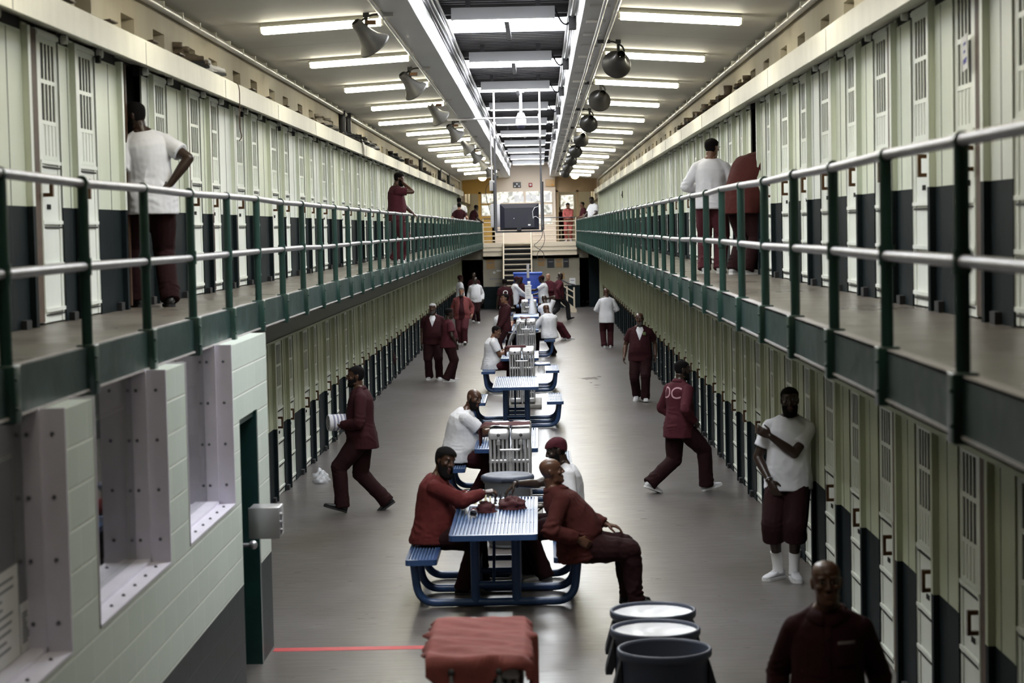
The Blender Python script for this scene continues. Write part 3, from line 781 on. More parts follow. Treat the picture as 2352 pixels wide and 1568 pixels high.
    for k, (z, xa, xb) in enumerate(((1.28, -2.15, -1.55), (1.08, -1.9, -1.5), (.98, -1.9, -1.55))):
        p = MB(); xx = xa; rn = random.Random(k)
        while xx < xb:
            w_ = rn.uniform(.03, .07); p.box((xx, 84.393, z - .03), (xx + w_, 84.399, z + .03)); xx += w_ + .02
        p.build('wall_lettering', [M['ink']], None, None, None, '%s line of faint stencilled lettering on the lower end wall' % ('top', 'middle', 'bottom')[k], 'lettering')
end_wall()
# ------------------------------------------------------------------ picnic tables
TX = -.455
def slat_top(w, l, thick, n):
    """rectangular coated steel top: rim with rounded corners and long slats"""
    rim = MB(); r = .045
    pts = fillet([(-w / 2, l / 2, 0), (-w / 2, 0, 0), (w / 2, 0, 0), (w / 2, l, 0), (-w / 2, l, 0), (-w / 2, l / 2, 0)], r, 5)[:-1]
    k = len(pts); o = len(rim.v)
    def sec(p, q):
        return None
    inner = .03
    vs = []; c = V((0, l / 2, 0))
    for p in pts:
        d = V((math.copysign(1, p.x) * inner if abs(abs(p.x) - w / 2) < r else 0, math.copysign(1, p.y - l / 2) * inner if abs(abs(p.y - l / 2) - l / 2) < r else 0, 0))
        vs += [p + V((0, 0, 0)), p + V((0, 0, -thick)), p - d + V((0, 0, -thick)), p - d + V((0, 0, .002))]
    fs = []
    for i in range(k):
        j = (i + 1) % k
        for e in range(4): fs.append((i * 4 + e, j * 4 + e, j * 4 + (e + 1) % 4, i * 4 + (e + 1) % 4))
    rim._add(vs, fs, 0, False)
    sl = MB(); pitch = (w - 2 * inner) / n
    for i in range(n):
        x = -w / 2 + inner + pitch * (i + .5)
        sl.prism([(x - pitch * .34, -.004), (x - pitch * .20, .001), (x + pitch * .20, .001), (x + pitch * .34, -.004), (x + pitch * .34, -.014), (x - pitch * .34, -.014)], inner - .01, l - inner + .01, 0)
    sl.box((-w / 2 + .02, l * .33, -.03), (w / 2 - .02, l * .33 + .05, -.012), 1); sl.box((-w / 2 + .02, l * .66, -.03), (w / 2 - .02, l * .66 + .05, -.012), 1)
    sl.box((-w / 2 + inner, inner, -.020), (w / 2 - inner, l - inner, -.016), 1)
    return rim, sl
def picnic_table(label, y, length=2.45, over=.55):
    t = thing('picnic_table', label, 'table', (TX, y, 0), 0, 'blue picnic tables down the middle of the hall')
    def put(nm, w, l, x, y0, z, n):
        rim, sl = slat_top(w, l, .05, n)
        o = rim.build(nm, [M['blue']], t, (x, y0, z)); sl.build('slats', [M['bluetop'], M['blue']], o)
    put('tabletop', .77, length, 0, 0, .755, 22)
    bl_ = length - over - .1
    for s_ in (-1, 1): put('bench_seat', .285, bl_, s_ * .665, over, .455, 8)
    for k in range(3):
        yy = over + .16 + k * (bl_ - .36) / 2
        f = MB()
        f.tube(fillet([(-.74, yy, .405), (-.70, yy, .04), (.70, yy, .04), (.74, yy, .405)], .17, 8), .037, 14)
        f.build('bench_frame', [M['blue']], t)
        for s_ in (-1, 1):
            g = MB(); x = s_ * .185
            g.tube([(x, yy, .05), (x, yy, .70)], .042, 12); g.box((x - .05, yy - .06, .69), (x + .05, yy + .06, .705)); g.build('leg', [M['blue']], t)
        g = MB(); g.tube([(-.18, yy, .20), (.18, yy, .20)], .03, 10); g.build('cross_bar', [M['blue']], t)
    g = MB(); g.tube([(-.02, over + .2, .22), (-.02, over + .75, .70)], .014, 8); g.build('brace', [M['blue']], t)
    g = MB(); g.tube([(-.30, over + .05, .69), (-.30, length - .1, .69)], .012, 6); g.tube([(.30, over + .05, .69), (.30, length - .1, .69)], .012, 6); g.build('under_rails', [M['blue']], t)
    return t
TABLES = [17.1, 23.85, 33.1, 40.45, 51.6, 59.2, 67.6]
for i, y in enumerate(TABLES):
    picnic_table(['blue slatted picnic table nearest the camera with the chess players', 'second blue picnic table from the camera, behind the lidded bin', 'third blue picnic table from the camera, empty on both benches',
                  'fourth blue picnic table from the camera, a man in white on its left bench', 'fifth blue picnic table from the camera behind the plastic sheet',
                  'sixth blue picnic table from the camera under the white cone of plastic', 'seventh blue picnic table from the camera amid the standing group'][i], y)
# light blue cloth on the sixth table
mb = MB(); mb.bbox((TX - .36, 59.22, .757), (TX + .36, 60.4, .772), .006); mb.build('table_cover', [mat('pale_blue_cloth', (.40, .48, .72), .6)], None, None, None, 'pale blue cover lying on the sixth picnic table', 'cloth')

# ------------------------------------------------------------------ radiators
def radiator_section_bm():
    """one cast-iron section: five columns joined top, middle and bottom"""
    mb = MB(); W = .232
    for z, r in ((.96, .035), (.06, .035)):
        mb.bbox((-W / 2, -.028, z - .05), (W / 2, .028, z + .045), .024, 0)
    for k in range(5):
        x = -W / 2 + .022 + k * (W - .044) / 4
        mb.tube([(x, 0, .04), (x, 0, .30), (x, 0, .345), (x, 0, .37), (x, 0, .63), (x, 0, .66), (x, 0, .69), (x, 0, .97)],
                [.0165, .0165, .022, .0165, .0165, .022, .0165, .0165], 8, 0, False)
    for z in (.335, .665): mb.bbox((-W / 2 + .005, -.016, z - .02), (W / 2 - .005, .016, z + .02), .010, 0)
    return mb
SECT = radiator_section_bm().mesh('radiator_section', [M['silver']])
def radiator_pair(label, y, n=19, x=-.385):
    t = thing('radiator', label, 'radiator', (x, y, .10), 0, 'silver cast iron radiators down the middle of the hall')
    for s_ in (-1, 1):
        for k in range(n):
            link('section', SECT, t, (s_ * .127, .035 + k * .068, 0))
    L = n * .068
    p = MB(); p.bbox((-.36, -.12, -.10), (.36, L + .14, -.02), .015)
    for s_ in (-1, 1):
        for yy in (.06, L - .06): p.box((s_ * .127 - .07, yy - .03, -.03), (s_ * .127 + .07, yy + .03, .04), 1)
    p.build('plinth', [M['plinth'], M['bindark']], t)
    q = MB()
    q.tube(fillet([(-.127, -.035, .93), (-.127, -.045, .80), (.127, -.045, .80), (.127, -.035, .93)], .03), .014, 10)
    q.tube([(0, -.045, .80), (0, -.045, .0)], .016, 10)
    for z in (.69, .42, .17): q.cyl((0, -.045, z - .02), (0, -.045, z + .02), .024, 12)
    for s_ in (-1, 1):
        q.cyl((s_ * .127, -.045, .86), (s_ * .127, -.045, .91), .024, 12); q.cyl((s_ * .127, -.06, .90), (s_ * .127, .0, .90), .018, 10)
        q.cyl((s_ * .127, -.045, .91), (s_ * .127, -.045, .96), .010, 8); q.ball((s_ * .127, -.045, .97), .020, 1, 10)
    q.build('valve_pipes', [M['silver'], M['darksteel']], t)
    return t
RADS = [10.42, 22.45, 37.5, 49.35, 63.0]
for i, y in enumerate(RADS):
    radiator_pair(['silver radiator pair nearest the camera under a draped red shirt', 'silver radiator pair behind the lidded bin with a narrow red cloth', 'silver radiator pair behind the third table with cloth at its back',
                   'silver radiator pair beside the clear plastic sheet', 'silver radiator pair farthest away, behind the white cone of plastic'][i], y)

# ------------------------------------------------------------------ cloths
def drape(name, label, cx, cy, top, hx, hy, over, m, amp=.012, seed=0, res=44, fall=None, cat='cloth', rot=0.0, edge=.02, swoop=0):
    """a cloth laid over a block: flat with folds on top, hanging over its edges. hx, hy half size of the block; over = how far the cloth runs past each edge (x-, x+, y-, y+)"""
    mb = MB(); vs = []; fs = []
    x0, x1 = -hx - over[0], hx + over[1]; y0, y1 = -hy - over[2], hy + over[3]
    nx = res; ny = res
    rn = random.Random(seed)
    for j in range(ny + 1):
        for i in range(nx + 1):
            u = x0 + (x1 - x0) * i / nx; v = y0 + (y1 - y0) * j / ny
            # ragged outline
            u += .014 * noise.noise(V((v * 3, seed, 1))) * (abs(i / nx - .5) * 2); v += .05 * noise.noise(V((u * 4, seed, 5))) * (abs(j / ny - .5) * 2) - (swoop * max(0, math.cos(u * 6.0 + .3)) ** 1.5 * (1 - j / ny) ** 2 if swoop else 0)
            ex = max(0, abs(u) - hx); ey = max(0, abs(v) - hy)
            def wrap(e): return edge * (1 - math.exp(-e / edge)), max(0, e - edge * (1 - math.exp(-e / edge)))
            ox, dx = wrap(ex); oy, dy = wrap(ey)
            x = math.copysign(min(abs(u), hx) + ox, u); y = math.copysign(min(abs(v), hy) + oy, v)
            z = -max(dx, dy) - .25 * min(dx, dy)
            f = noise.noise(V((u * 3.2 + seed, v * 6.5 + u * 3, seed * 1.7))) + .35 * noise.noise(V((u * 8, v * 14 + u * 4, seed)))
            h = amp * (1 + f)
            if max(dx, dy) > .01:
                k = amp * 2.2 * (noise.noise(V((u * 8 if dy > dx else v * 8, seed, 3))) + .6)
                if dy > dx: y += math.copysign(abs(k), v)
                else: x += math.copysign(abs(k), u)
                h *= .3
            vs.append((x, y, top + .006 + z + h))
    for j in range(ny):
        for i in range(nx):
            a = j * (nx + 1) + i; fs.append((a, a + 1, a + nx + 2, a + nx + 1))
    o = len(vs)
    mb._add(vs, fs, 0, True)
    me = mb.mesh(name, [m], False)
    ob = link(name, me, None, (cx, cy, 0), None, label, cat, None, rot)
    s = ob.modifiers.new('thickness', 'SOLIDIFY'); s.thickness = .006; s.offset = 1
    return ob
T1 = RADS[0]; rt = 1.11
drape('draped_shirt', 'large faded red shirt draped over the radiator nearest the camera', -.385, T1 + .53, rt, .25, .52, (.03, .34, .07, .0), M['redcloth'], .020, 3, 70, swoop=.16)
drape('draped_shirt', 'narrow dark red cloth lying across the radiator behind the lidded bin', -.41, RADS[1] + .50, rt, .26, .16, (.24, .0, .0, .0), M['maroon'], .026, 5)
drape('draped_shirt', 'maroon cloth at the back left of the radiator behind the third table', -.50, RADS[2] + 1.0, rt, .16, .15, (.20, .05, .05, .0), M['maroon'], .014, 8)
drape('draped_shirt', 'small maroon cloth crumpled on the radiator beside the plastic sheet', -.40, RADS[3] + .55, rt, .12, .25, (.0, .0, .0, .0), M['maroon'], .035, 9)
drape('draped_blanket', 'wide maroon blanket hung over the farthest radiator', -.385, RADS[4] + 1.05, rt + .03, .26, .2, (.36, .36, .0, .0), M['maroon'], .02, 12)
def lump(name, label, c, r, m, seed, cat='cloth', sq=.5):
    mb = MB(); n = 26; k = 16; vs = []; fs = []
    for i in range(k + 1):
        for j in range(n):
            a = 2 * math.pi * j / n; ph = math.pi / 2 * i / k
            d = V((math.cos(a) * math.cos(ph), math.sin(a) * math.cos(ph), math.sin(ph)))
            f = 1 + .30 * noise.noise(d * 2.2 + V((seed, 0, 0))) + .16 * noise.noise(d * 6 + V((0, seed, 0))) + .07 * noise.noise(d * 14 + V((0, 0, seed)))
            vs.append((d.x * r[0] * f, d.y * r[1] * f, d.z * r[2] * f))
    for i in range(k):
        for j in range(n): fs.append((i * n + j, i * n + (j + 1) % n, (i + 1) * n + (j + 1) % n, (i + 1) * n + j))
    mb._add(vs, fs, 0, True); mb._add(vs[:n], [tuple(reversed(range(n)))], 0)
    return mb.build(name, [m], None, c, None, label, cat)
TT = .757
lump('crumpled_cloth', 'dark red crumpled cap and cloth beside the chess board', (-.555, 18.55, TT), (.10, .13, .085), M['maroon'], 2)
lump('crumpled_cloth', 'larger maroon crumpled cloth beside the seated bald man\'s elbow', (-.31, 18.75, TT), (.14, .15, .10), M['maroon'], 6)
# chess board and pieces
t = thing('chess_board', 'white chess board on the nearest picnic table between two players', 'board', (-.50, 19.10, TT))
q = MB(); q.bbox((-.22, -.26, 0), (.22, .26, .014), .004); q.build('board', [M['paper']], t)
q = MB()
for i in range(8):
    for j in range(8):
        if (i + j) % 2: q.box((-.19 + i * .0475, -.19 + j * .0475, .0135), (-.19 + (i + 1) * .0475, -.19 + (j + 1) * .0475, .0148))
q.build('squares', [mat('board_grey', (.38, .40, .46), .6)], t)
prof = [(.016, 0), (.017, .008), (.009, .016), (.007, .04), (.011, .046), (.006, .05), (.011, .062), (.008, .072), (.001, .076)]
pm = {1: mat('ivory', (.66, .62, .40), .45), 0: mat('ebony', (.012, .012, .016), .35)}
me = {k: MB().lathe(prof, 12).mesh('chess_piece', [pm[k]]) for k in pm}
rn = random.Random(11); kk = {0: 0, 1: 0}
for i, (cx_, cy_, c) in enumerate(((0, 0, 1), (1, 2, 1), (1, 4, 1), (2, 1, 1), (3, 0, 1), (0, 6, 1), (2, 5, 1), (4, 0, 0), (5, 3, 0), (5, 5, 0), (6, 1, 0), (6, 6, 0), (4, 4, 0), (7, 3, 0))):
    link('chess_piece', me[c], None, (-.50 - .19 + (cx_ + .5) * .0475, 19.10 - .19 + (cy_ + .5) * .0475, TT + .0148), None,
         'small %s chess piece standing on the white board' % ('ivory' if c else 'black'), 'chess piece', '%s chess pieces' % ('ivory' if c else 'black'))
t = thing('cup', 'maroon and steel travel mug lying on the nearest table', 'cup', (-.66, 18.16, TT + .036))
X_ = Matrix.Rotation(R(90), 4, 'X') @ Matrix.Rotation(R(0), 4, 'Z')
q = MB(); q.lathe([(.030, -.17), (.034, -.16), (.034, -.03)], 20, 0, X_); q.build('sleeve', [M['maroon']], t)
q = MB(); q.lathe([(.001, -.172), (.031, -.172)], 20, 0, X_); q.lathe([(.034, -.03), (.036, -.02), (.036, .0), (.030, .0), (.028, -.02), (.027, -.14)], 20, 0, X_); q.build('steel_rim', [M['galv']], t)

# ------------------------------------------------------------------ rubbish bins
def bin_body(r, h, m):
    mb = MB()
    prof = [(.001, .01), (r * .80, .01), (r * .80, .03), (r * .875, h * .55), (r * .905, h * .57), (r * .905, h * .60), (r * .93, h * .92), (r * .985, h * .935), (r * 1.0, h * .95), (r * 1.0, h * .985), (r * .985, h), (r * .945, h), (r * .92, h * .975), (r * .84, .05), (.001, .05)]
    return mb.lathe(prof, 44)
def trash_bin(label, x, y, r, h, liner=False, hole=False):
    t = thing('trash_bin', label, 'bin', (x, y, 0), 0, 'dark plastic bins in front')
    bin_body(r, h, 0).build('tub', [M['binblue'] if not hole else M['binblue']], t)
    for s_ in (-1, 1):
        q = MB(); q.prism([(s_ * r * .93, h * .90), (s_ * (r * 1.10), h * .66), (s_ * (r * 1.12), h * .60), (s_ * (r * .98), h * .60), (s_ * (r * .90), h * .68)], -.075, .075); q.build('handle', [M['bindark']], t)
    if liner:
        mb = MB(); vs = []; fs = []; n = 40; k = 10
        for i in range(k + 1):
            for j in range(n):
                a = 2 * math.pi * j / n; rr = r * .93 * (1 - i / k)
                z = h * .97 - .035 * (1 - (1 - i / k) ** 4) + .018 * noise.noise(V((math.cos(a) * rr * 14, math.sin(a) * rr * 14, x))) * (i > 0)
                if hole: z -= .22 * math.exp(-(((math.cos(a) * rr - .07) / .10) ** 2 + ((math.sin(a) * rr + .10) / .13) ** 2))
                vs.append((math.cos(a) * rr, math.sin(a) * rr, z))
        for i in range(k):
            for j in range(n): fs.append((i * n + j, i * n + (j + 1) % n, (i + 1) * n + (j + 1) % n, (i + 1) * n + j))
        mb._add(vs, fs, 0, True); mb.build('bag', [M['liner']], t)
    return t
trash_bin('dark blue grey plastic bin nearest the camera, open and empty', .735, 12.45, .30, .74)
trash_bin('middle bin of the three, its white bag torn open', .715, 13.09, .30, .74, True, True)
trash_bin('rearmost bin of the three with a smooth white bag', .735, 13.72, .30, .74, True)
t = thing('lidded_bin', 'grey bin with a round blue grey lid behind the chess players', 'bin', (-.395, 21.2, 0))
bin_body(.265, .74, 0).build('tub', [mat('bin_grey', (.16, .17, .19), .5)], t)
q = MB(); q.lathe([(.285, .72), (.288, .745), (.28, .765), (.245, .778), (.235, .772), (.12, .776), (.105, .768), (.001, .768)], 44); q.box((-.06, -.30, .735), (.06, -.27, .76)); q.build('lid', [M['binblue']], t)

# ------------------------------------------------------------------ hanging television
t = thing('tv_frame', 'dark steel frame hanging from the skylight well around the television', 'frame', (-.37, 36.4, 3.34))
for s_ in (-1, 1):
    x = s_ * .415
    q = MB(); q.box((x - .018, -.018, 0), (x + .018, .018, 1.7)); q.build('post', [M['darksteel']], t)
    q = MB(); q.box((x - .018, -.018, 1.7), (x + .018, .018, 2.70)); q.box((x - .06, -.05, 2.68), (x + .06, .05, 2.70)); q.build('hanger', [M['whitep']], t)
    q = MB(); q.box((x + s_ * .02, -.01, .02), (x + s_ * .045, .05, .90)); q.build('side_bar', [M['black']], t)
q = MB(); q.box((-.43, -.02, -.018), (.43, .02, .018)); q.box((-.43, -.02, .04), (-.3, .0, .05)); q.build('bottom_bar', [M['darksteel']], t)
q = MB(); q.box((-.40, -.012, 1.75), (.40, .012, 1.775)); q.build('cross_bar', [M['whitep']], t)
t = thing('television', 'black flat television seen from behind in the hanging frame', 'television', (-.36, 36.36, 3.37))
q = MB(); q.bbox((-.355, .0, .0), (.355, .035, .475), .006)
q._add([(-.355, 0, .475), (.355, 0, .475), (.355, 0, 0), (-.355, 0, 0), (-.27, -.055, .40), (.27, -.055, .40), (.27, -.055, .04), (-.27, -.055, .04)],
       [(0, 1, 5, 4), (1, 2, 6, 5), (2, 3, 7, 6), (3, 0, 4, 7), (4, 5, 6, 7)], 0)
q.build('casing', [M['tvback']], t)
q = MB(); q.box((-.255, -.058, .385), (.255, -.054, .39)); q.box((-.05, -.07, -.015), (.03, -.0, .04)); q.build('vent', [M['black']], t)
q = MB(); q.box((.16, -.062, .14), (.23, -.05, .26)); q.box((.15, -.063, .07), (.22, -.05, .15)); q.build('socket_panel', [M['bindark']], t)
q = MB(); q.box((.155, -.066, .075), (.20, -.06, .10)); q.ball((-.10, -.055, .21), .007, 0, 8); q.build('label_plate', [M['paper']], t)
q = MB(); q.tube([(.355, -.03, .20), (.30, -.075, .24), (.24, -.07, .22)], .005, 6); q.tube([(.25, -.06, .20), (.24, -.08, .33), (.28, -.08, .40), (.345, -.05, .42)], .005, 6); q.build('cables', [M['paper']], t)
t = thing('white_panel', 'white flat box mounted behind the left of the television', 'box', (-.80, 36.75, 3.43))
q = MB(); q.bbox((-.095, 0, 0), (.095, .05, .43), .008); q.build('case', [M['whitep']], t)
t = thing('power_cable', 'thin black cable looping below the television', 'cable', (0, 36.3, 0))
pts = [(.045, 0, 3.40), (.05, 0, 3.28), (.02, 0, 3.20), (-.05, 0, 3.13), (-.10, 0, 3.09), (-.06, 0, 3.04), (.02, 0, 2.99), (.07, 0, 2.92), (.06, 0, 2.84), (.01, 0, 2.80), (-.04, 0, 2.84), (-.05, 0, 2.92), (.0, 0, 3.0), (.06, 0, 3.08), (.09, 0, 3.18), (.08, 0, 3.30), (.05, 0, 3.42)]
def smooth(pts, n=6):
    out = []
    for i in range(len(pts) - 1):
        p0, p1, p2, p3 = [V(pts[max(0, min(len(pts) - 1, i + k))]) for k in (-1, 0, 1, 2)]
        for j in range(n):
            s = j / n; out.append(.5 * ((2 * p1) + (p2 - p0) * s + (2 * p0 - 5 * p1 + 4 * p2 - p3) * s * s + (3 * p1 - p0 - 3 * p2 + p3) * s ** 3))
    return out + [V(pts[-1])]
q = MB(); q.tube(smooth(pts), .005, 6); q.build('cord', [M['black']], t)
# camera dome on its pipe
t = thing('dome_camera', 'white dome security camera hanging below the skylight well', 'camera', (-.325, 40, 5.40))
q = MB(); q.lathe([(.06, .30), (.07, .27), (.095, .22), (.105, .12), (.105, .06), (.09, .045)], 24); q.build('housing', [M['whitep']], t)
q = MB(); q.lathe([(.088, .05), (.075, .0), (.04, -.035), (.001, -.045)], 24); q.build('dome', [M['tvback']], t)
q = MB(); q.cyl((0, 0, .28), (0, 0, .78), .03, 12); q.box((-.07, -.07, .70), (.07, .07, .76)); q.build('mount', [M['deck']], t)
pipe('conduit', 'white conduit crossing under the well and turning down beside the television', fillet([(-1.8, 39.2, 5.56), (.03, 39.2, 5.56), (.03, 37.0, 5.5), (.045, 36.45, 5.3), (.05, 36.43, 3.55)], .14), .017, M['whitep'])
pipe('conduit', 'thin white conduit dropping down left of the television', fillet([(-1.75, 39.0, 5.53), (-.92, 38.8, 5.53), (-.90, 38.6, 4.2)], .12), .014, M['whitep'])
t = thing('junction_box', 'small white box with dangling wire left of the hanging television', 'box', (-.90, 38.6, 4.13))
q = MB(); q.bbox((-.05, -.03, 0), (.05, .03, .2), .008); q.build('case', [M['whitep']], t)
q = MB(); q.tube(smooth([(-.05, 0, .15), (-.12, 0, .05), (-.11, 0, -.15), (-.06, 0, -.35), (.0, -.3, -.6), (.1, -1.2, -.75)]), .006, 6); q.build('wire', [M['black']], t)

# ------------------------------------------------------------------ clear plastic sheet, white cone, far clutter
def sheet(name, label, pts0, pts1, m, n=26, amp=.03, seed=1, cat='plastic sheet'):
    """a crumpled sheet between two 3-D edge lines"""
    a = smooth(pts0, 8); b = smooth(pts1, 8); k = min(len(a), len(b)); vs = []; fs = []
    for i in range(k):
        for j in range(n + 1):
            s = j / n; p = a[i].lerp(b[i], s)
            d = V((noise.noise(p * 6 + V((seed, 0, 0))), noise.noise(p * 6 + V((0, seed, 0))), noise.noise(p * 6 + V((0, 0, seed))))) * amp
            vs.append(p + d)
    for i in range(k - 1):
        for j in range(n): q_ = i * (n + 1) + j; fs.append((q_, q_ + 1, q_ + n + 2, q_ + n + 1))
    mb = MB(); mb._add(vs, fs, 0, True); o = link(name, mb.mesh(name, [m], False), None, None, None, label, cat)
    s_ = o.modifiers.new('thickness', 'SOLIDIFY'); s_.thickness = .003
    return o
y = RADS[3]
sheet('plastic_sheet', 'crumpled clear plastic sheet hanging off the fourth radiator\'s left side', [(-.50, y - .05, 1.16), (-.56, y + .3, 1.17), (-.58, y + .9, 1.15)], [(-.98, y - .35, .30), (-.92, y + .2, .25), (-.85, y + .9, .35)], M['plastic'], 30, .06, 3)
lump('plastic_bag', 'clear plastic bag bundle on the right side of the third radiator', (-.02, RADS[2] + .6, .62), (.07, .25, .22), M['plastic'], 4, 'bag')
q = MB(); q.bbox((-.16, -.3, 0), (.16, .3, .03), .01); q.build('tray', [M['blue']], None, (.0, RADS[2] + .6, .78), None, 'dark blue tray sticking out right of the third radiator', 'tray')
q = MB(); q.lathe([(.12, 0), (.11, .1), (.06, .38), (.03, .55), (.012, .60), (.001, .61)], 16); o = q.build('plastic_cone', [M['liner']], None, (-.27, 60.9, .773), None, 'white cone of wrapped plastic on the sixth table', 'bag')
t = thing('carton', 'tall white carton with small print on the farthest radiator', 'carton', (-.40, RADS[4] + .6, 1.14))
q = MB(); q.bbox((-.10, -.08, 0), (.10, .08, .40), .008); q.build('box', [M['paper']], t)
q = MB()
for k in range(4): q.box((-.06, -.083, .10 + k * .06), (.05 - .02 * (k % 2), -.0795, .115 + k * .06))
q.build('print', [M['ink']], t)
q = MB(); q.bbox((-.11, -.09, .40), (.11, .09, .44), .008); q.build('lid', [M['liner']], t)
t = thing('mug', 'small white mug with a dark letter on top of the tall carton', 'mug', (-.37, RADS[4] + .6, 1.58))
q = MB(); q.lathe([(.001, 0), (.045, 0), (.05, .12), (.044, .12), (.04, .01)], 16); q.build('cup', [M['paper']], t)
t = thing('laundry_cart', 'royal blue plastic cart behind the group at the far tables', 'cart', (-.47, 76.6, 0))
q = MB(); q.bbox((-.55, -.4, .35), (.52, .4, 1.66), .04); q.build('tub', [M['binroyal']], t)
q = MB(); q.bbox((-.58, -.43, 1.62), (.55, .43, 1.70), .02); q.build('rim', [mat('blue_rim', (.02, .08, .42), .4)], t)
for sx in (-.45, .42):
    for sy in (-.3, .3):
        q = MB(); q.cyl((sx - .03, sy, .09), (sx + .03, sy, .09), .09, 12); q.cyl((sx, sy, .1), (sx, sy, .36), .02, 8); q.build('caster', [M['black']], t)
q = MB(); q.tube([(-.47, 75.9, 1.5), (-.47, 75.9, 2.05)], .05, 10, 0); q.build('mop_handle', [M['whitep']], None, None, None, 'pale upright pole leaning in the blue cart', 'pole')
lump('plastic_bag', 'clear plastic bag lying on the floor beside the lower left cells', (-3.05, 27.0, 0), (.12, .25, .16), M['plastic'], 9, 'bag')

# ------------------------------------------------------------------ shoes and boots on the shelf over the left cells, note and padlocks
def boot(h, m, L=.28):
    mb = MB(); vs = []; fs = []
    n = 14
    secs = [(-.02, .0, .045, .055), (.0, .0, .05, .06)]
    # shaft
    pr = []
    for z, cy, rx, ry in ((.03, .0, .040, .10), (.06, -.02, .042, .085), (.09, -.05, .042, .055), (.13, -.06, .043, .050), (h * .7, -.06, .048, .052), (h, -.06, .052, .056), (h, -.06, .045, .049), (h - .03, -.06, .040, .044)):
        pr.append([(rx * math.cos(a * 2 * math.pi / n), cy + ry * math.sin(a * 2 * math.pi / n), z) for a in range(n)])
    for s_ in pr: vs += s_
    for i in range(len(pr) - 1):
        for j in range(n): fs.append((i * n + j, i * n + (j + 1) % n, (i + 1) * n + (j + 1) % n, (i + 1) * n + j))
    mb._add(vs, fs, 0, True)
    toe = []
    for t_ in range(9):
        s_ = t_ / 8; y = -.11 + s_ * L; w_ = .043 * (math.sin(math.pi * (.12 + .80 * s_)) ** .45); hh = .085 - .03 * s_ if s_ < .85 else .05
        toe.append([(w_ * math.cos(a * 2 * math.pi / n), y, .018 + hh / 2 + hh / 2 * math.sin(a * 2 * math.pi / n)) for a in range(n)])
    vs = [p for s_ in toe for p in s_]; fs = []
    for i in range(len(toe) - 1):
        for j in range(n): fs.append((i * n + j, i * n + (j + 1) % n, (i + 1) * n + (j + 1) % n, (i + 1) * n + j))
    mb._add(vs, fs, 0, True); mb._add(toe[-1], [tuple(range(n))], 0); mb._add(toe[0], [tuple(reversed(range(n)))], 0)
    so = MB()
    pts = []
    for t_ in range(9):
        s_ = t_ / 8; y = -.118 + s_ * (L + .014); w_ = .047 * (math.sin(math.pi * (.12 + .78 * s_)) ** .45); pts.append((w_, y))
    o = [(w_, y, z) for z in (0, .024) for w_, y in pts + [(-a, b) for a, b in reversed(pts)]]
    k = 18; so._add(o, [(i, (i + 1) % k, k + (i + 1) % k, k + i) for i in range(k)] + [tuple(reversed(range(k))), tuple(range(k, 2 * k))], 0)
    return mb.mesh('upper', [m]), so.mesh('sole', [M['blackrub']])
KIND = {'tan': boot(.17, mat('boot_tan', (.20, .155, .11), .7, var=.4, vscale=14)), 'white': boot(.12, M['shoewhite']), 'hi': boot(.17, mat('boot_sand', (.52, .47, .40), .7, var=.4, vscale=16)),
        'tall': boot(.40, M['bootblack']), 'black': boot(.17, M['bootblack']), 'brown': boot(.20, mat('boot_brown', (.06, .042, .03), .6))}
def shelf_boot(kind, label, x, y, z, a, sc=1.15, group=None):
    u, s_ = KIND[kind]; t = thing('shoe' if kind == 'white' else 'boot', label, 'shoe', (x, y, z), R(a), group); t.scale = (sc, sc, sc)
    link('upper', u, t); link('sole', s_, t)
zs = 5.0
for args in (('tan', 'worn tan boot lying toe down, first on the left shelf', -3.30, 18.7, zs, -60), ('tan', 'second tan boot beside the first on the left shelf', -3.32, 19.15, zs, -50), ('white', 'white trainer on the left shelf behind the tan boots', -3.28, 20.1, zs, -35),
             ('hi', 'sand coloured boot on the left shelf, nearer of its pair', -3.28, 30.4, zs, -40), ('hi', 'sand coloured boot on the left shelf, farther of its pair', -3.28, 31.6, zs, -30),
             ('tall', 'tall black rubber boot on the left shelf, nearer of its pair', -3.28, 34.1, zs, -40), ('tall', 'tall black rubber boot on the left shelf, farther of its pair', -3.25, 34.8, zs, -40),
             ('black', 'black ankle boot on the left shelf past the hanging sock', -3.28, 37.2, zs, -40), ('black', 'second black ankle boot past the hanging sock', -3.26, 38.1, zs, -40), ('white', 'pale trainer on the left shelf behind two black ankle boots', -3.28, 39.4, zs, -40),
             ('black', 'black boot halfway along the left shelf, nearer of its pair', -3.28, 45.1, zs, -40), ('black', 'black boot halfway along the left shelf, farther of its pair', -3.26, 46.4, zs, -40),
             ('brown', 'dark brown boot on the left shelf above the man holding his head', -3.28, 50.8, zs, -40), ('brown', 'another dark brown boot above the man holding his head', -3.26, 51.9, zs, -40), ('tall', 'tall dark boot on the far half of the left shelf', -3.28, 56.6, zs, -40),
             ('brown', 'small dark boot beside a tall one on the far left shelf', -3.28, 58.4, zs, -40), ('tall', 'tall black boot near the far end of the left shelf', -3.28, 67.4, zs, -40), ('tall', 'last tall black boot at the far end of the left shelf', -3.28, 73.8, zs, -40)):
    shelf_boot(*args)
for k, (y, s_) in enumerate(((23.8, 1), (26.2, 1.1), (28.3, 1.0), (29.8, 1), (31.5, 1.1), (33.5, 1))):
    shelf_boot(('tan', 'brown')[k % 2], '%s worn brown boot from the camera on the right shelf' % ORD[k], 2.46, y, 4.985, 140, s_, 'boots on the right shelf')
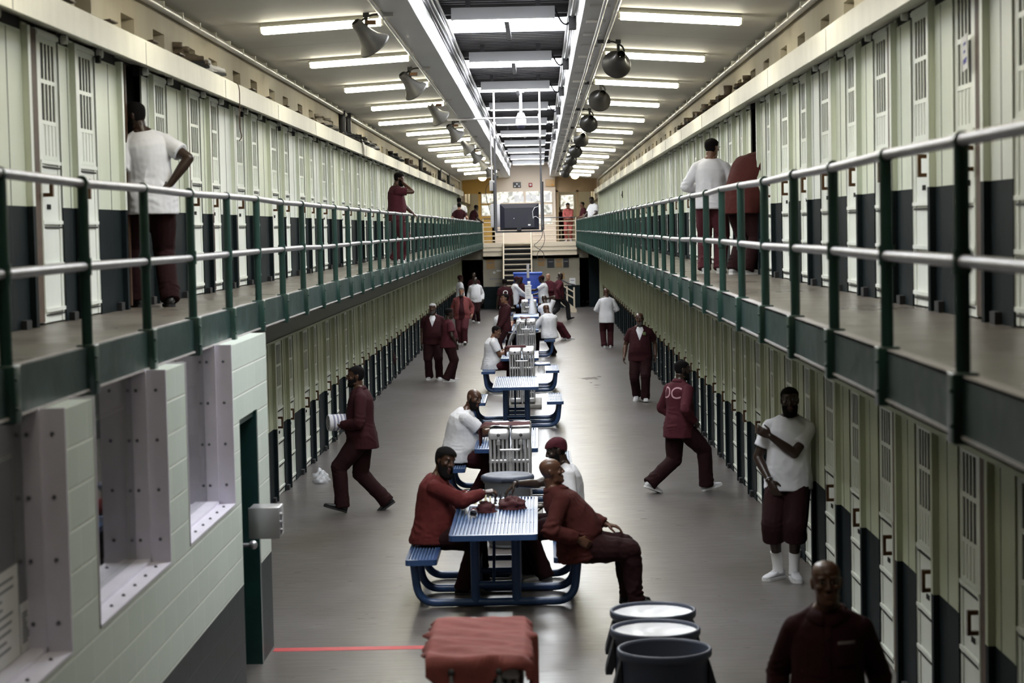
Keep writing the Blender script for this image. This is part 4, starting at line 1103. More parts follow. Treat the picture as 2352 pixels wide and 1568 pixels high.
# dark sock hanging over the shelf edge
sheet('hanging_sock', 'black sock hanging over the edge of the left shelf', [(-3.28, 35.7, 5.01), (-3.20, 35.8, 5.01), (-3.145, 35.9, 4.98), (-3.14, 36.0, 4.78)], [(-3.28, 36.1, 5.01), (-3.20, 36.2, 5.01), (-3.145, 36.25, 4.98), (-3.14, 36.2, 4.74)], M['bootblack'], 8, .01, 2, 'sock')
# broken cover boards tilted out of the vent holes
bd = MB(); bd.box((0, -.16, 0), (.15, .12, .010)); bdm = bd.mesh('vent_flap', [M['rust']])
for side, cnt in ((1, 14), (-1, 12)):
    xw = -3.37 if side == 1 else 2.55; zb = 5.035 if side == 1 else 5.02
    k = 0
    for i, (a, b) in enumerate(v for v in VENTS[side] if v[0] > 12):
        if k >= cnt: break
        if side == -1 and i % 3 == 1 and i < 9: continue
        if side == 1 and 18 < a < 21: continue
        o = link('vent_flap', bdm, None, (xw, b + .05 + .05 * (i % 3), zb - .010), None, 'rusty board poking from the %s open vent hole on the %s upper wall' % (ORD[k], 'left' if side == 1 else 'right'), 'board', 'boards in the %s vent holes' % ('left' if side == 1 else 'right'))
        o.rotation_euler = (0, R(-6 * side) if side == 1 else R(6), R(0 if side == 1 else 180)); k += 1
# note on a right-hand cell
t = thing('note', 'white note with blue handwriting tied to a right cell grille', 'note', (2.575, 12.06, 4.40), 0)
q = MB(); q.box((-.004, -.075, -.11), (.0, .075, .10)); q.build('sheet', [M['paper']], t)
q = MB()
ink = mat('blue_ink', (.10, .10, .38), .7)
for k, (z, a, b) in enumerate(((.045, -.04, .02), (.0, -.02, .03), (-.05, -.055, .05), (-.065, -.04, .045))):
    y = a
    while y < b: q.box((-.0052, y, z - .006), (-.0038, y + .012, z + .010)); y += .018
q.build('writing', [ink], t)
t.rotation_euler = (R(-8), 0, 0)
def padlock(label, x, y, z):
    t = thing('padlock', label, 'padlock', (x, y, z))
    q = MB(); q.bbox((-.02, -.03, -.06), (.02, .03, .0), .008); q.build('lock_body', [M['black']], t)
    q = MB(); q.tube(fillet([(0, -.02, -.01), (0, -.02, .05), (0, .02, .05), (0, .02, -.01)], .018), .006, 8); q.build('shackle', [M['galv']], t)
padlock('black padlock hanging at the top of the second left upper door', -3.385, 15.45, 4.80)
padlock('small padlock hanging over the sixth left upper door', -3.385, 22.9, 4.80)
padlock('padlock hanging over the eighth left upper door', -3.385, 26.2, 4.80)
padlock('padlock hanging over the ninth left upper door', -3.385, 27.7, 4.80)
# dirty string tied to the left shelf
t = thing('string', 'dirty string hanging from the left shelf past the white trainer', 'string', (-3.14, 21.0, 4.98))
q = MB(); q.tube(smooth([(-.1, 0, .02), (.0, .02, -.01), (.012, .03, -.2), (.006, .02, -.45), (.02, .05, -.55), (.0, .0, -.60)]), .006, 6); q.build('cord', [M['rust']], t)
# ------------------------------------------------------------------ people
def skinm(n, c, r=.42): return mat('skin_' + n, c, r, var=.18, vscale=9, bump=.05, bscale=60)
SK = {'dark': skinm('dark', (.030, .0155, .010), .36), 'brown': skinm('brown', (.068, .031, .018), .36), 'tan': skinm('tan', (.098, .043, .025), .36), 'mid': skinm('mid', (.15, .072, .042)), 'light': skinm('light', (.33, .165, .11))}
EYE = mat('eye_white', (.17, .155, .145), .5, spec=.2); PUP = mat('eye_dark', (.010, .007, .005), .35, spec=.2)
LIP = {'dark': mat('lip_dark', (.060, .026, .022), .45), 'brown': mat('lip_brown', (.095, .038, .030), .45), 'tan': mat('lip_tan', (.12, .048, .036), .45), 'mid': mat('lip_mid', (.17, .07, .055), .45), 'light': mat('lip_light', (.33, .14, .11), .45)}
def cloth(n, c, var=.16): return mat('cloth_' + n, c, .88, var=var, vscale=4.5, bump=.18, bscale=190, spec=.2)
CL = {'white': cloth('white', (.62, .62, .65), .05), 'maroon': cloth('maroon', (.034, .0075, .0110)), 'wine': cloth('wine', (.066, .0140, .021)), 'brick': cloth('brick', (.105, .019, .018)), 'faded': cloth('faded', (.165, .047, .047)),
      'pants': cloth('dark_maroon', (.019, .0048, .0062)), 'pants2': cloth('plum', (.072, .018, .024)), 'coral': cloth('coral', (.32, .08, .072)), 'rust': cloth('rust', (.062, .0150, .013)), 'blackp': cloth('black', (.014, .013, .015))}
HAIR = {'black': mat('hair_black', (.007, .006, .006), .9, bump=.4, bscale=160, spec=.08), 'grey': mat('hair_grey', (.30, .30, .30), .8, bump=.6, bscale=160), 'salt': mat('hair_salt', (.07, .068, .066), .8, var=.5, vscale=30, bump=.5, bscale=160)}
def seat(v): return V(v)
def eloft(mb, cs, axx, axy, rs, n=18, m=0, p=2.0):
    """closed loft of ellipses: centres, x axes, y axes, (rx, ry)"""
    vs = []; fs = []
    k = len(cs)
    for i in range(k):
        for j in range(n):
            a = 2 * math.pi * j / n; c, s_ = math.cos(a), math.sin(a)
            if p != 2: c = math.copysign(abs(c) ** (2 / p), c); s_ = math.copysign(abs(s_) ** (2 / p), s_)
            vs.append(cs[i] + axx[i] * (c * rs[i][0]) + axy[i] * (s_ * rs[i][1]))
    for i in range(k - 1):
        for j in range(n): fs.append((i * n + j, i * n + (j + 1) % n, (i + 1) * n + (j + 1) % n, (i + 1) * n + j))
    fs.append(tuple(reversed(range(n)))); fs.append(tuple(range((k - 1) * n, k * n)))
    mb._add(vs, fs, m, True)
def limb(mb, pts, rs, n=14, sub=6):
    """tapering tube with rounded ends through joints"""
    pts = [V(p) for p in pts]
    P = [pts[0] + (pts[0] - pts[1]).normalized() * rs[0] * .6] + pts + [pts[-1] + (pts[-1] - pts[-2]).normalized() * rs[-1] * .5]
    rr = [rs[0] * .6] + list(rs) + [rs[-1] * .6]
    mb.tube(P, rr, n, 0, True)
    for p, r in zip(pts, rs): mb.ball(p, r, 0, n)
HEADS = [(-.119, .018, .074, .040), (-.112, .033, .086, .020), (-.098, .046, .091, -.002), (-.080, .053, .091, -.030), (-.060, .060, .088, -.052), (-.035, .066, .085, -.075), (-.010, .0705, .083, -.089),
         (.014, .0725, .0795, -.097), (.036, .0745, .0875, -.101), (.060, .0745, .085, -.101), (.080, .069, .073, -.092), (.098, .056, .052, -.074), (.110, .038, .026, -.050), (.118, .014, -.004, -.024)]
def hsec(z):
    for i in range(len(HEADS) - 1):
        a, b = HEADS[i], HEADS[i + 1]
        if a[0] <= z <= b[0]:
            t = (z - a[0]) / (b[0] - a[0]); return [a[k] + (b[k] - a[k]) * t for k in range(1, 4)]
    return list(HEADS[0][1:]) if z < 0 else list(HEADS[-1][1:])
def head_mb(mb, Fm):
    n = 28; cs = []; ax = []; ay = []; rs = []
    X, Y = V((1, 0, 0)), V((0, 1, 0))
    vs = []; fs = []
    for z, w, f, b in HEADS:
        cy = (f + b) / 2; ry = (f - b) / 2
        for j in range(n):
            a = 2 * math.pi * j / n; c, s_ = math.cos(a), math.sin(a)
            c2 = math.copysign(abs(c) ** .88, c); s2 = math.copysign(abs(s_) ** .92, s_)
            vs.append(Fm @ V((w * c2, cy + ry * s2, z)))
    k = len(HEADS)
    for i in range(k - 1):
        for j in range(n): fs.append((i * n + j, i * n + (j + 1) % n, (i + 1) * n + (j + 1) % n, (i + 1) * n + j))
    fs.append(tuple(reversed(range(n)))); fs.append(tuple(range((k - 1) * n, k * n)))
    mb._add(vs, fs, 0, True)
    T = lambda p: p
    def el(c, r): mb.ball((0, 0, 0), 1, 0, 12, Fm @ Matrix.Translation(c) @ Matrix.Diagonal((*r, 1)))
    mb.tube([Fm @ V(p) for p in ((0, .078, .034), (0, .088, .020), (0, .099, -.004), (0, .106, -.020), (0, .094, -.030))], [.009, .0085, .011, .0135, .009], 10)
    for s_ in (-1, 1):
        el((s_ * .0135, .094, -.024), (.0095, .010, .0085))
        el((s_ * .030, .079, .037), (.023, .0125, .0075))
        el((s_ * .043, .062, -.016), (.022, .022, .020))
        el((s_ * .031, .0715, .0135), (.0135, .0125, .0105))
        el((s_ * .0755, -.010, -.002), (.0095, .018, .031)); el((s_ * .080, -.020, .008), (.007, .011, .020))
        el((s_ * .052, .015, -.075), (.012, .030, .022))
    el((0, .0885, -.0525), (.025, .009, .0065)); el((0, .0875, -.0655), (.022, .009, .0075)); el((0, .084, -.098), (.021, .013, .013))
def headshell(Fm, off, keep, n=44, k=40, zlo=-.119, extra=None):
    """a shell that follows the skull at a distance, kept where keep(x, y, z) holds"""
    vs = []; fs = []; ok = []
    for i in range(k + 1):
        ph = -math.pi / 2 + math.pi * i / k
        z0 = .118 * math.sin(ph) if True else 0
        w, f, b = hsec(z0)
        for j in range(n):
            a = 2 * math.pi * j / n; c, s_ = math.cos(a), math.sin(a)
            cy = (f + b) / 2; ry = (f - b) / 2
            x, y, z = w * math.copysign(abs(c) ** .88, c), cy + ry * math.copysign(abs(s_) ** .92, s_), z0
            o = off(x, y, z) if callable(off) else off
            d = V((x / .0745 ** 2, (y + .008) / .095 ** 2, z / .118 ** 2)); d.normalize()
            p = V((x, y, z)) + d * o
            if extra: p = extra(p)
            ok.append(keep(x, y, z)); vs.append(Fm @ p)
    mb = MB()
    for i in range(k):
        for j in range(n):
            q = (i * n + j, i * n + (j + 1) % n, (i + 1) * n + (j + 1) % n, (i + 1) * n + j)
            if sum(ok[t] for t in q) >= 3: fs.append(q)
    mb._add(vs, fs, 0, True)
    return mb
def hairline(x, y, z, top=.064, side=.018, nape=-.062):
    if y > .045: zl = top
    elif y > .0: zl = side + (top - side) * (y / .045) ** 1.4
    elif y > -.035: zl = side + (nape - side) * (-y / .035)
    else: zl = nape
    return z > zl
def ik(a, t, l1, l2, pole):
    a = V(a); t = V(t); d = t - a; L = min(max(d.length, .05), (l1 + l2) * .998)
    u = d.normalized(); t = a + u * L
    x = (l1 * l1 - l2 * l2 + L * L) / (2 * L); h = math.sqrt(max(0, l1 * l1 - x * x))
    p = V(pole); p = p - u * p.dot(u)
    if p.length < 1e-4: p = u.orthogonal()
    return a + u * x + p.normalized() * h, t
def hand_mb(mb, w, d, n_, right, curl=.35, spread=.06, thumb=.4, k=1.0):
    d = V(d).normalized(); n_ = V(n_); n_ = (n_ - d * n_.dot(d)).normalized(); th = d.cross(n_) if right else n_.cross(d)
    w = V(w)
    eloft(mb, [w - d * .02, w + d * .01, w + d * .045, w + d * .088, w + d * .096], [th] * 5, [n_] * 5, [(.026, .019), (.029, .019), (.040, .0165), (.041, .0135), (.034, .009)], 14, 0, 2.4)
    for o, ls in ((.030, (.043, .026, .021)), (.0100, (.047, .030, .022)), (-.0105, (.043, .028, .021)), (-.0300, (.034, .021, .018))):
        b = w + d * .086 + th * o; dd = (d + th * (o * spread / .03)).normalized(); ax = th
        pts = [b - dd * .02, b]; ang = 0
        c_ = curl * (1.0 + (.10 if o < 0 else -.05 if o > .02 else 0))
        for L, f in zip(ls, (.95, 1.15, .8)):
            ang += c_ * f; v = (dd * math.cos(ang) + n_ * math.sin(ang)); pts.append(pts[-1] + v * L)
        mb.tube(pts, [.0098, .0098, .0092, .0084, .0068], 9)
        for p_, r_ in zip(pts[1:], (.0098, .0092, .0084, .0068)): mb.ball(p_, r_, 0, 9)
    b = w + d * .022 + th * .024
    v0 = (th * (1 - thumb * .6) + d * .75 + n_ * (.25 + thumb)).normalized(); v1 = (th * (.5 - thumb) + d * .95 + n_ * (.25 + thumb)).normalized()
    pts = [b, b + v0 * .040, b + v0 * .040 + v1 * .032, b + v0 * .040 + v1 * .056]
    mb.tube(pts, [.0145, .0118, .0105, .0075], 9)
    for p_, r_ in zip(pts, (.0145, .0118, .0105, .0075)): mb.ball(p_, r_, 0, 9)
def remesh(mb, vox, it, name, mats):
    me = mb.mesh(name + '_raw', [mats[0]])
    o = bpy.data.objects.new('tmp', me); COL.objects.link(o)
    r = o.modifiers.new('r', 'REMESH'); r.mode = 'VOXEL'; r.voxel_size = vox; r.use_smooth_shade = True
    if it:
        s_ = o.modifiers.new('s', 'SMOOTH'); s_.factor = .5; s_.iterations = it
    dg = bpy.context.evaluated_depsgraph_get(); dg.update()
    out = bpy.data.meshes.new_from_object(o.evaluated_get(dg), depsgraph=dg)
    bpy.data.objects.remove(o); bpy.data.meshes.remove(me)
    out.name = name; out.materials.clear()
    for m_ in mats: out.materials.append(m_)
    return out
def wrinkle(me, amp, seed, fx=(8, 8, 3.2), tight=()):
    N = [v.normal.copy() for v in me.vertices]; sv = V((seed * 3.1, seed * 1.7, seed))
    for v, nn in zip(me.vertices, N):
        p = v.co; q = V((p.x * fx[0], p.y * fx[1], p.z * fx[2])) + sv
        f = noise.noise(q) + .0
        f = (1 - abs(noise.noise(q * 1.1 + V((5, 5, 5)))) * 2.4) * .7 + f * .6 + .25 * noise.noise(p * 26 + sv)
        a = amp
        for c, r_, g in tight:
            dd = (p - c).length
            if dd < r_:
                k = (1 - dd / r_); a += amp * g * k * (.6 + math.sin(p.z * 95 + 9 * noise.noise(p * 6 + sv)) * .8)
        v.co = p + nn * a * f
    me.update()
SHOE_SEC = [(-.078, .014, .055), (-.070, .028, .078), (-.045, .036, .098), (-.010, .038, .108), (.025, .040, .098), (.060, .043, .078), (.100, .048, .062), (.140, .048, .053), (.172, .041, .046), (.192, .026, .040), (.200, .010, .034)]
def shoe_meshes(m, sm):
    mb = MB(); n = 14; vs = []; fs = []
    for y, w_, t_ in SHOE_SEC:
        for j in range(n):
            a = 2 * math.pi * j / n; c, s_ = math.cos(a), math.sin(a)
            z0 = .016; zc = (z0 + t_) / 2; rz = (t_ - z0) / 2
            vs.append((w_ * math.copysign(abs(c) ** .75, c), y, zc + rz * s_))
    k = len(SHOE_SEC)
    for i in range(k - 1):
        for j in range(n): fs.append((i * n + j, i * n + (j + 1) % n, (i + 1) * n + (j + 1) % n, (i + 1) * n + j))
    fs.append(tuple(reversed(range(n)))); fs.append(tuple(range((k - 1) * n, k * n)))
    mb._add(vs, fs, 0, True)
    for i in range(4):          # laces
        y = .028 + i * .017; mb.tube([(-.022, y, .094 - i * .0085), (0, y + .004, .099 - i * .0085), (.022, y, .094 - i * .0085)], .0035, 6)
    so = MB(); pts = [(w_ + .005, y) for y, w_, t_ in SHOE_SEC] + [(-(w_ + .005), y) for y, w_, t_ in reversed(SHOE_SEC)]
    k = len(pts); o = [(a, b * 1.015, z) for z in (0, .024) for a, b in pts]
    so._add(o, [(i, (i + 1) % k, k + (i + 1) % k, k + i) for i in range(k)] + [tuple(reversed(range(k))), tuple(range(k, 2 * k))], 0)
    return mb.mesh('shoe', [m]), so.mesh('sole', [sm])
SHOES = {'white': shoe_meshes(M['shoewhite'], M['sole']), 'black': shoe_meshes(M['bootblack'], M['blackrub'])}

def person(label, loc, yaw, h=1.78, g=1.0, belly=0.0, skin='dark', pelvis=None, ptilt=0, pyaw=0, lean=(0, 0, 0), head=(0, 0, 0), feet=None, hands=None,
           shirt='maroon', sleeve='short', hem=-.13, neck=None, inner=None, pants='pants', shorts=False, shoes='white', hair='black', hairt=.007, beard=None, beardo=.010,
           cap=None, capm='wine', collar=False, vox=.010, cvox=None, fold=.006, seed=1, loose=1.0, extra=None, group=None, bald=False):
    s = h / 1.78
    X, Y, Z = V((1, 0, 0)), V((0, 1, 0)), V((0, 0, 1))
    P = V(pelvis) if pelvis else V((0, 0, .925))
    feet = feet or {'L': dict(p=(-.10, 0, .085)), 'R': dict(p=(.10, 0, .085))}
    hands = hands or {}
    Rp = Matrix.Rotation(R(pyaw), 3, 'Z') @ Matrix.Rotation(-R(ptilt), 3, 'X')
    def spine_rot(f): return Rp @ Matrix.Rotation(R(lean[2] * f), 3, 'Z') @ Matrix.Rotation(R(lean[1] * f), 3, 'Y') @ Matrix.Rotation(-R(lean[0] * f), 3, 'X')
    hs_ = [-.10, -.02, .06, .14, .23, .32, .40, .46, .50, .525]; fr = [0, 0, .12, .30, .52, .74, .90, 1, 1, 1]
    pos = {}; cur = P + Rp @ V((0, 0, hs_[0])); prev = hs_[0]; C = []; A = []; B = []
    for z, f in zip(hs_, fr):
        rot = spine_rot(f); cur = cur + rot @ V((0, 0, z - prev)); prev = z
        C.append(cur.copy()); A.append(rot @ X); B.append(rot @ Y)
    Rc = spine_rot(1.0); nb = C[-1]; chest = C[6]
    rx = [.120, .165, .158, .146, .150, .163, .166, .150, .105, .070]; ry = [.085, .115, .110, .103, .108, .114, .108, .094, .080, .068]
    bo = [0, 0, .012, .016, .010, .0, -.004, -.006, -.006, -.004]
    rx = [a * (1 + (g - 1) * (1.0 if i < 7 else .45)) for i, a in enumerate(rx)]; ry = [a * (1 + (g - 1) * (1.0 if i < 7 else .4)) for i, a in enumerate(ry)]
    bl_ = [0, .2, .8, 1, .8, .35, .1, 0, 0, 0]
    ry = [a + belly * k * .5 for a, k in zip(ry, bl_)]; bo = [a + belly * k * .5 for a, k in zip(bo, bl_)]
    Rh = Rc @ Matrix.Rotation(R(head[0]), 3, 'Z') @ Matrix.Rotation(-R(head[1]), 3, 'X') @ Matrix.Rotation(R(head[2]), 3, 'Y')
    nk = nb + Rc @ V((0, .012, .052)); hc = nk + Rh @ V((0, .020, .098))
    Fm = Matrix.Translation(hc) @ Rh.to_4x4()
    sw = .166 * (1 + (g - 1) * .55)
    sh = {k: C[7] + Rc @ V((sx * sw, -.006, -.034)) for k, sx in (('L', -1), ('R', 1))}
    el = {}; wr = {}
    for k, sx in (('L', -1), ('R', 1)):
        hd = hands.get(k, {})
        t = V(hd['p']) if 'p' in hd else sh[k] + V((sx * .09, .06, -.535))
        if hd.get('rel') == 'chest': t = chest + Rc @ V(hd['p'])
        if hd.get('rel') == 'head': t = hc + Rh @ V(hd['p'])
        el[k], wr[k] = ik(sh[k], t, .29, .262, hd.get('pole', (sx * .4, -1, -.15)))
    hip = {k: P + Rp @ V((sx * .088, 0, -.035)) for k, sx in (('L', -1), ('R', 1))}
    kn = {}; an = {}
    for k, sx in (('L', -1), ('R', 1)):
        ft = feet[k]; kn[k], an[k] = ik(hip[k], ft['p'], .435, .430, ft.get('pole', (sx * .12, 1, .1)))
    # ---- body
    mb = MB()
    eloft(mb, [c + b * o for c, b, o in zip(C, B, bo)], A, B, [(a * .93, b * .92) for a, b in zip(rx, ry)], 20)
    mb.tube([nb - Rc @ V((0, 0, .05)), nb, nk, hc + Rh @ V((0, -.022, -.05))], [.078, .066, .060, .060], 14)
    for k, sx in (('L', -1), ('R', 1)):
        limb(mb, [C[6] + Rc @ V((sx * .07, 0, .02)), sh[k]], [.07, .056]); mb.tube([nb + Rc @ V((sx * .03, -.012, .0)), sh[k] + Rc @ V((0, 0, .012))], [.052, .042], 12)
        fm = el[k].lerp(wr[k], .30); gm = 1 + (g - 1) * .6
        limb(mb, [sh[k], sh[k].lerp(el[k], .45), el[k]], [.056 * gm, .050 * gm, .042 * gm]); limb(mb, [el[k], fm, wr[k]], [.041 * gm, .044 * gm, .0275 * gm])
        hd = hands.get(k, {}); fd = (wr[k] - el[k]).normalized()
        d = V(hd['fd']) if 'fd' in hd else fd; n_ = V(hd['pn']) if 'pn' in hd else Rc @ V((-sx, 0.15, 0))
        hand_mb(mb, wr[k], d, n_, k == 'R', hd.get('curl', .38), hd.get('spread', .05), hd.get('thumb', .35))
        cm = kn[k].lerp(an[k], .28)
        cb = (kn[k] - (hip[k] + an[k]) / 2); cb = cb.normalized() * -.012 if cb.length > 1e-4 else V((0, 0, 0))
        limb(mb, [hip[k], hip[k].lerp(kn[k], .5), kn[k]], [.085 * gm, .074 * gm, .056 * gm]); limb(mb, [kn[k], cm + cb, kn[k].lerp(an[k], .7), an[k]], [.054, .057, .042, .036])
    head_mb(mb, Fm)
    body = remesh(mb, vox / s, 3 if vox < .008 else 2, 'person_body', [SK[skin], EYE, PUP, LIP[skin]])
    Fi = Fm.inverted()
    if vox < .0121:
        for p in body.polygons:
            c = Fi @ p.center
            if c.y > .066 and -.09 < c.z < .04:
                e = abs(abs(c.x) - .031)
                if c.y > .068 and (e / .0145) ** 2 + ((c.z - .0135) / .0062) ** 2 < 1: p.material_index = 2 if e < .0068 else 1
                elif c.y > .082 and (c.x / .027) ** 2 + ((c.z + .059) / .0135) ** 2 < 1: p.material_index = 3
    root = link('person', body, None, loc, None, label, 'person', group, R(yaw)); root.scale = (s, s, s)
    cvox = cvox or max(vox * 1.25, .009)
    # ---- trousers
    q = MB(); lo = loose
    i0 = [i for i, z in enumerate(hs_) if z <= .10]
    eloft(q, [C[i] + B[i] * bo[i] for i in range(0, 4)], A[:4], B[:4], [(rx[i] + .016 * lo + .010, ry[i] + .020) for i in range(0, 4)], 22)
    for k, sx in (('L', -1), ('R', 1)):
        gm = 1 + (g - 1) * .7
        if shorts:
            e_ = kn[k].lerp(an[k], .30); limb(q, [hip[k], hip[k].lerp(kn[k], .5), kn[k]], [.110 * gm, .108 * gm, .102 * gm])
            q.tube([kn[k], e_], [.104, .108], 16)
        else:
            dn = (an[k] - kn[k]).normalized(); e_ = an[k] + dn * .035
            limb(q, [hip[k], hip[k].lerp(kn[k], .5), kn[k]], [.108 * gm * lo ** .5, .096 * gm * lo, .080 * gm * lo])
            bk = -(dn.cross(X)).normalized() if abs(dn.z) < .99 else V((0, 1, 0))
            q.tube([kn[k], kn[k].lerp(an[k], .35), kn[k].lerp(an[k], .75), e_], [.079 * lo, .078 * lo, .074 * lo, .078 * lo], 16)
    tight = [(kn[k], .16, 1.2) for k in kn] + [(an[k] + V((0, 0, .05)), .13, 2.2) for k in an] + [(P + Rp @ V((0, .08, -.08)), .16, 1.2)]
    tr = remesh(q, cvox / s, 5, 'trousers', [CL[pants]]); wrinkle(tr, fold * 1.25, seed + 3, (7, 7, 4), tight)
    link('shorts' if shorts else 'trousers', tr, root)
    # ---- shirt
    q = MB(); cs = []; ax = []; ay = []; rs = []
    for z, i in ((hem, 1),):
        cs.append(C[1] + (C[1] - C[2]).normalized() * (-.02 - hem)); ax.append(A[1]); ay.append(B[1]); rs.append((rx[1] + .042 * lo, ry[1] + .052 * lo + belly * .2))
    for i in range(1, 9):
        w_ = {1: .042, 2: .042, 3: .040, 4: .030, 5: .022, 6: .021, 7: .018, 8: .015}[i] * lo
        cs.append(C[i] + B[i] * bo[i]); ax.append(A[i]); ay.append(B[i]); rs.append((rx[i] + w_, ry[i] + w_ + .004))
    cs.append(C[9] + Rc @ V((0, -.002, .004))); ax.append(A[9]); ay.append(B[9]); rs.append((rx[9] + .012, ry[9] + .010))
    eloft(q, cs, ax, ay, rs, 26)
    tight = []
    for k, sx in (('L', -1), ('R', 1)):
        gm = (1 + (g - 1) * .6) * lo ** .4
        limb(q, [C[6] + Rc @ V((sx * .07, 0, .0)), sh[k]], [.084, .066 * gm]); q.tube([nb + Rc @ V((sx * .045, -.010, -.014)), sh[k] + Rc @ V((0, 0, .010))], [.050, .056], 14)
        if sleeve == 'short':
            e_ = sh[k].lerp(el[k], .66); limb(q, [sh[k], sh[k].lerp(el[k], .35)], [.067 * gm, .068 * gm]); q.tube([sh[k].lerp(el[k], .3), e_], [.068 * gm, .072 * gm], 16)
        else:
            limb(q, [sh[k], sh[k].lerp(el[k], .5), el[k]], [.067 * gm, .065 * gm, .060 * gm])
            q.tube([el[k], el[k].lerp(wr[k], .5), el[k].lerp(wr[k], .93)], [.061 * gm, .056 * gm, .044 * gm], 14)
            tight += [(el[k], .14, 2.0), (wr[k], .12, 1.5)]
        tight.append((sh[k], .10, .6))
    tight += [(C[2] + B[2] * .12, .24, 1.1), (C[2] - B[2] * .12, .24, 1.1), (C[1] + A[1] * .15, .2, 1.0), (C[1] - A[1] * .15, .2, 1.0)]
    stp = remesh(q, cvox / s, 4, 'shirt', [CL[shirt]]); wrinkle(stp, fold * 1.15, seed, (7, 7, 3.0), tight)
    Ci = (Matrix.Translation(nb) @ Rc.to_4x4()).inverted()
    sel = None
    if neck == 'v': sel = lambda c: c.y > .0 and c.z > -.25 and abs(c.x) < .075 * (c.z + .25) / .20 + .002 and c.z < .05
    if neck == 'open': sel = lambda c: c.y > .02 and abs(c.x) < .075 + .02 * math.sin(c.z * 9) and c.z < .05
    if neck == 'slit': sel = lambda c: c.y > .03 and abs(c.x - .01) < .030 and c.z < .05
    if sel:
        bm = bmesh.new(); bm.from_mesh(stp); bm.normal_update()
        ins = [f for f in bm.faces if sel(Ci @ f.calc_center_median())]
        if ins:
            b2 = bm.copy(); b2.faces.ensure_lookup_table(); idx = {f.index for f in ins}
            bmesh.ops.delete(b2, geom=[f for f in b2.faces if f.index not in idx], context='FACES')
            for v in b2.verts: v.co -= v.normal * .006
            m2 = bpy.data.meshes.new('undershirt'); b2.to_mesh(m2); b2.free(); m2.materials.clear(); m2.materials.append(CL[inner or 'white']); link('undershirt', m2, root)
            bmesh.ops.delete(bm, geom=ins, context='FACES'); bm.to_mesh(stp)
        bm.free()
    so = link('shirt', stp, root)
    if sel:
        sd = so.modifiers.new('cloth_thickness', 'SOLIDIFY'); sd.thickness = .006; sd.offset = -1
    if collar:
        cb = MB(); vs = []; n = 30
        for i in range(n + 1):
            a = (R(128) + R(284) * i / n) if neck else (R(100) + R(340) * i / n); f = abs(i / n - .5) * 2; c, s_ = math.cos(a), math.sin(a)
            drop = .012 + .035 * max(0, f - .55) / .45
            for r_, z in ((.066, .0), (.067, .034 - .012 * f), (.074, .036 - .014 * f), (.096 + .012 * f, .008 - drop)): vs.append(nb + Rc @ V((c * r_ * 1.12, .004 + s_ * r_ + .012 * f * (r_ > .09), z - .022 * f * (s_ > 0))))
        fs = [(i * 4 + e, (i + 1) * 4 + e, (i + 1) * 4 + e + 1, i * 4 + e + 1) for i in range(n) for e in range(3)]
        cb._add(vs, fs, 0, True); co_ = cb.build('collar', [CL[shirt]], root, fix=False)
        sd = co_.modifiers.new('cloth_thickness', 'SOLIDIFY'); sd.thickness = .005
    # ---- shoes and socks
    if shoes:
        for k, sx in (('L', -1), ('R', 1)):
            ft = feet[k]; u, so_ = SHOES[shoes]
            o = link('shoe', u, root); link('sole', so_, o)
            Rf = Matrix.Rotation(R(ft.get('yaw', -8 * sx)), 4, 'Z') @ Matrix.Rotation(R(ft.get('pitch', 0)), 4, 'X')
            o.matrix_local = Matrix.Translation(an[k]) @ Rf @ Matrix.Translation((0, 0, -.085))
            if shorts:
                c_ = MB(); c_.tube([an[k].lerp(kn[k], .42), an[k].lerp(kn[k], .38), an[k].lerp(kn[k], .1), an[k] + V((0, .01, -.03))], [.053, .052, .046, .048], 16); c_.build('sock', [M['sock']], root)
    # ---- hair, beard, headwear
    if hair and not bald:
        headshell(Fm, lambda x, y, z: hairt * (1 + .25 * noise.noise(V((x, y, z)) * 40)), hairline).build('hair', [HAIR[hair]], root)
    elif hair and bald == 'ring':
        headshell(Fm, .003, lambda x, y, z: hairline(x, y, z) and z < .045 and y < .02).build('hair', [HAIR[hair]], root)
    if beard:
        def bk(x, y, z):
            if y < -.005 or z > .004: return False
            if abs(x) < .026 and -.071 < z < -.046 and y > .05: return False
            if y > .05: return z < -.036 - .006 * (abs(x) < .03)
            return z < -.028 or (z < .004 and y < .03)
        headshell(Fm, lambda x, y, z: .003 + beardo * max(0, min(1, (-z - .02) / .07)), bk, extra=lambda p: p + V((0, beardo * .5, -beardo * .9)) * max(0, min(1, (-p.z - .07) / .04))).build('beard', [HAIR[beard]], root)
    if cap:
        kp = (lambda x, y, z: z > (.040 if y > 0 else .040 + (y / .09) * .085)) if cap == 'wrap' else (lambda x, y, z: z > .045)
        ob = headshell(Fm, lambda x, y, z: .013 + .006 * max(0, -y) / .1, kp).build('cap' if cap == 'cap' else 'head_wrap', [CL[capm]], root)
        if cap == 'cap':
            c_ = MB(); vs = [Fm @ V((math.cos(a) * .078, .055 + math.sin(a) * (.030 if e else .115), .052 - (.0 if e else .016) - z)) for z in (0, .005) for e in (1, 0) for a in [math.pi * i / 12 for i in range(13)]]
            fs = []
            for i in range(12):
                fs += [(i, i + 1, 14 + i, 13 + i), (26 + i, 39 + i, 40 + i, 27 + i), (13 + i, 14 + i, 40 + i, 39 + i)]
            c_._add(vs, fs, 0, False); c_.build('brim', [CL[capm]], ob)
    if extra: extra(root, dict(C=C, Rc=Rc, nb=nb, hc=hc, Rh=Rh, Fm=Fm, wr=wr, el=el, sh=sh, kn=kn, an=an, shirt=so, P=P))
    return root
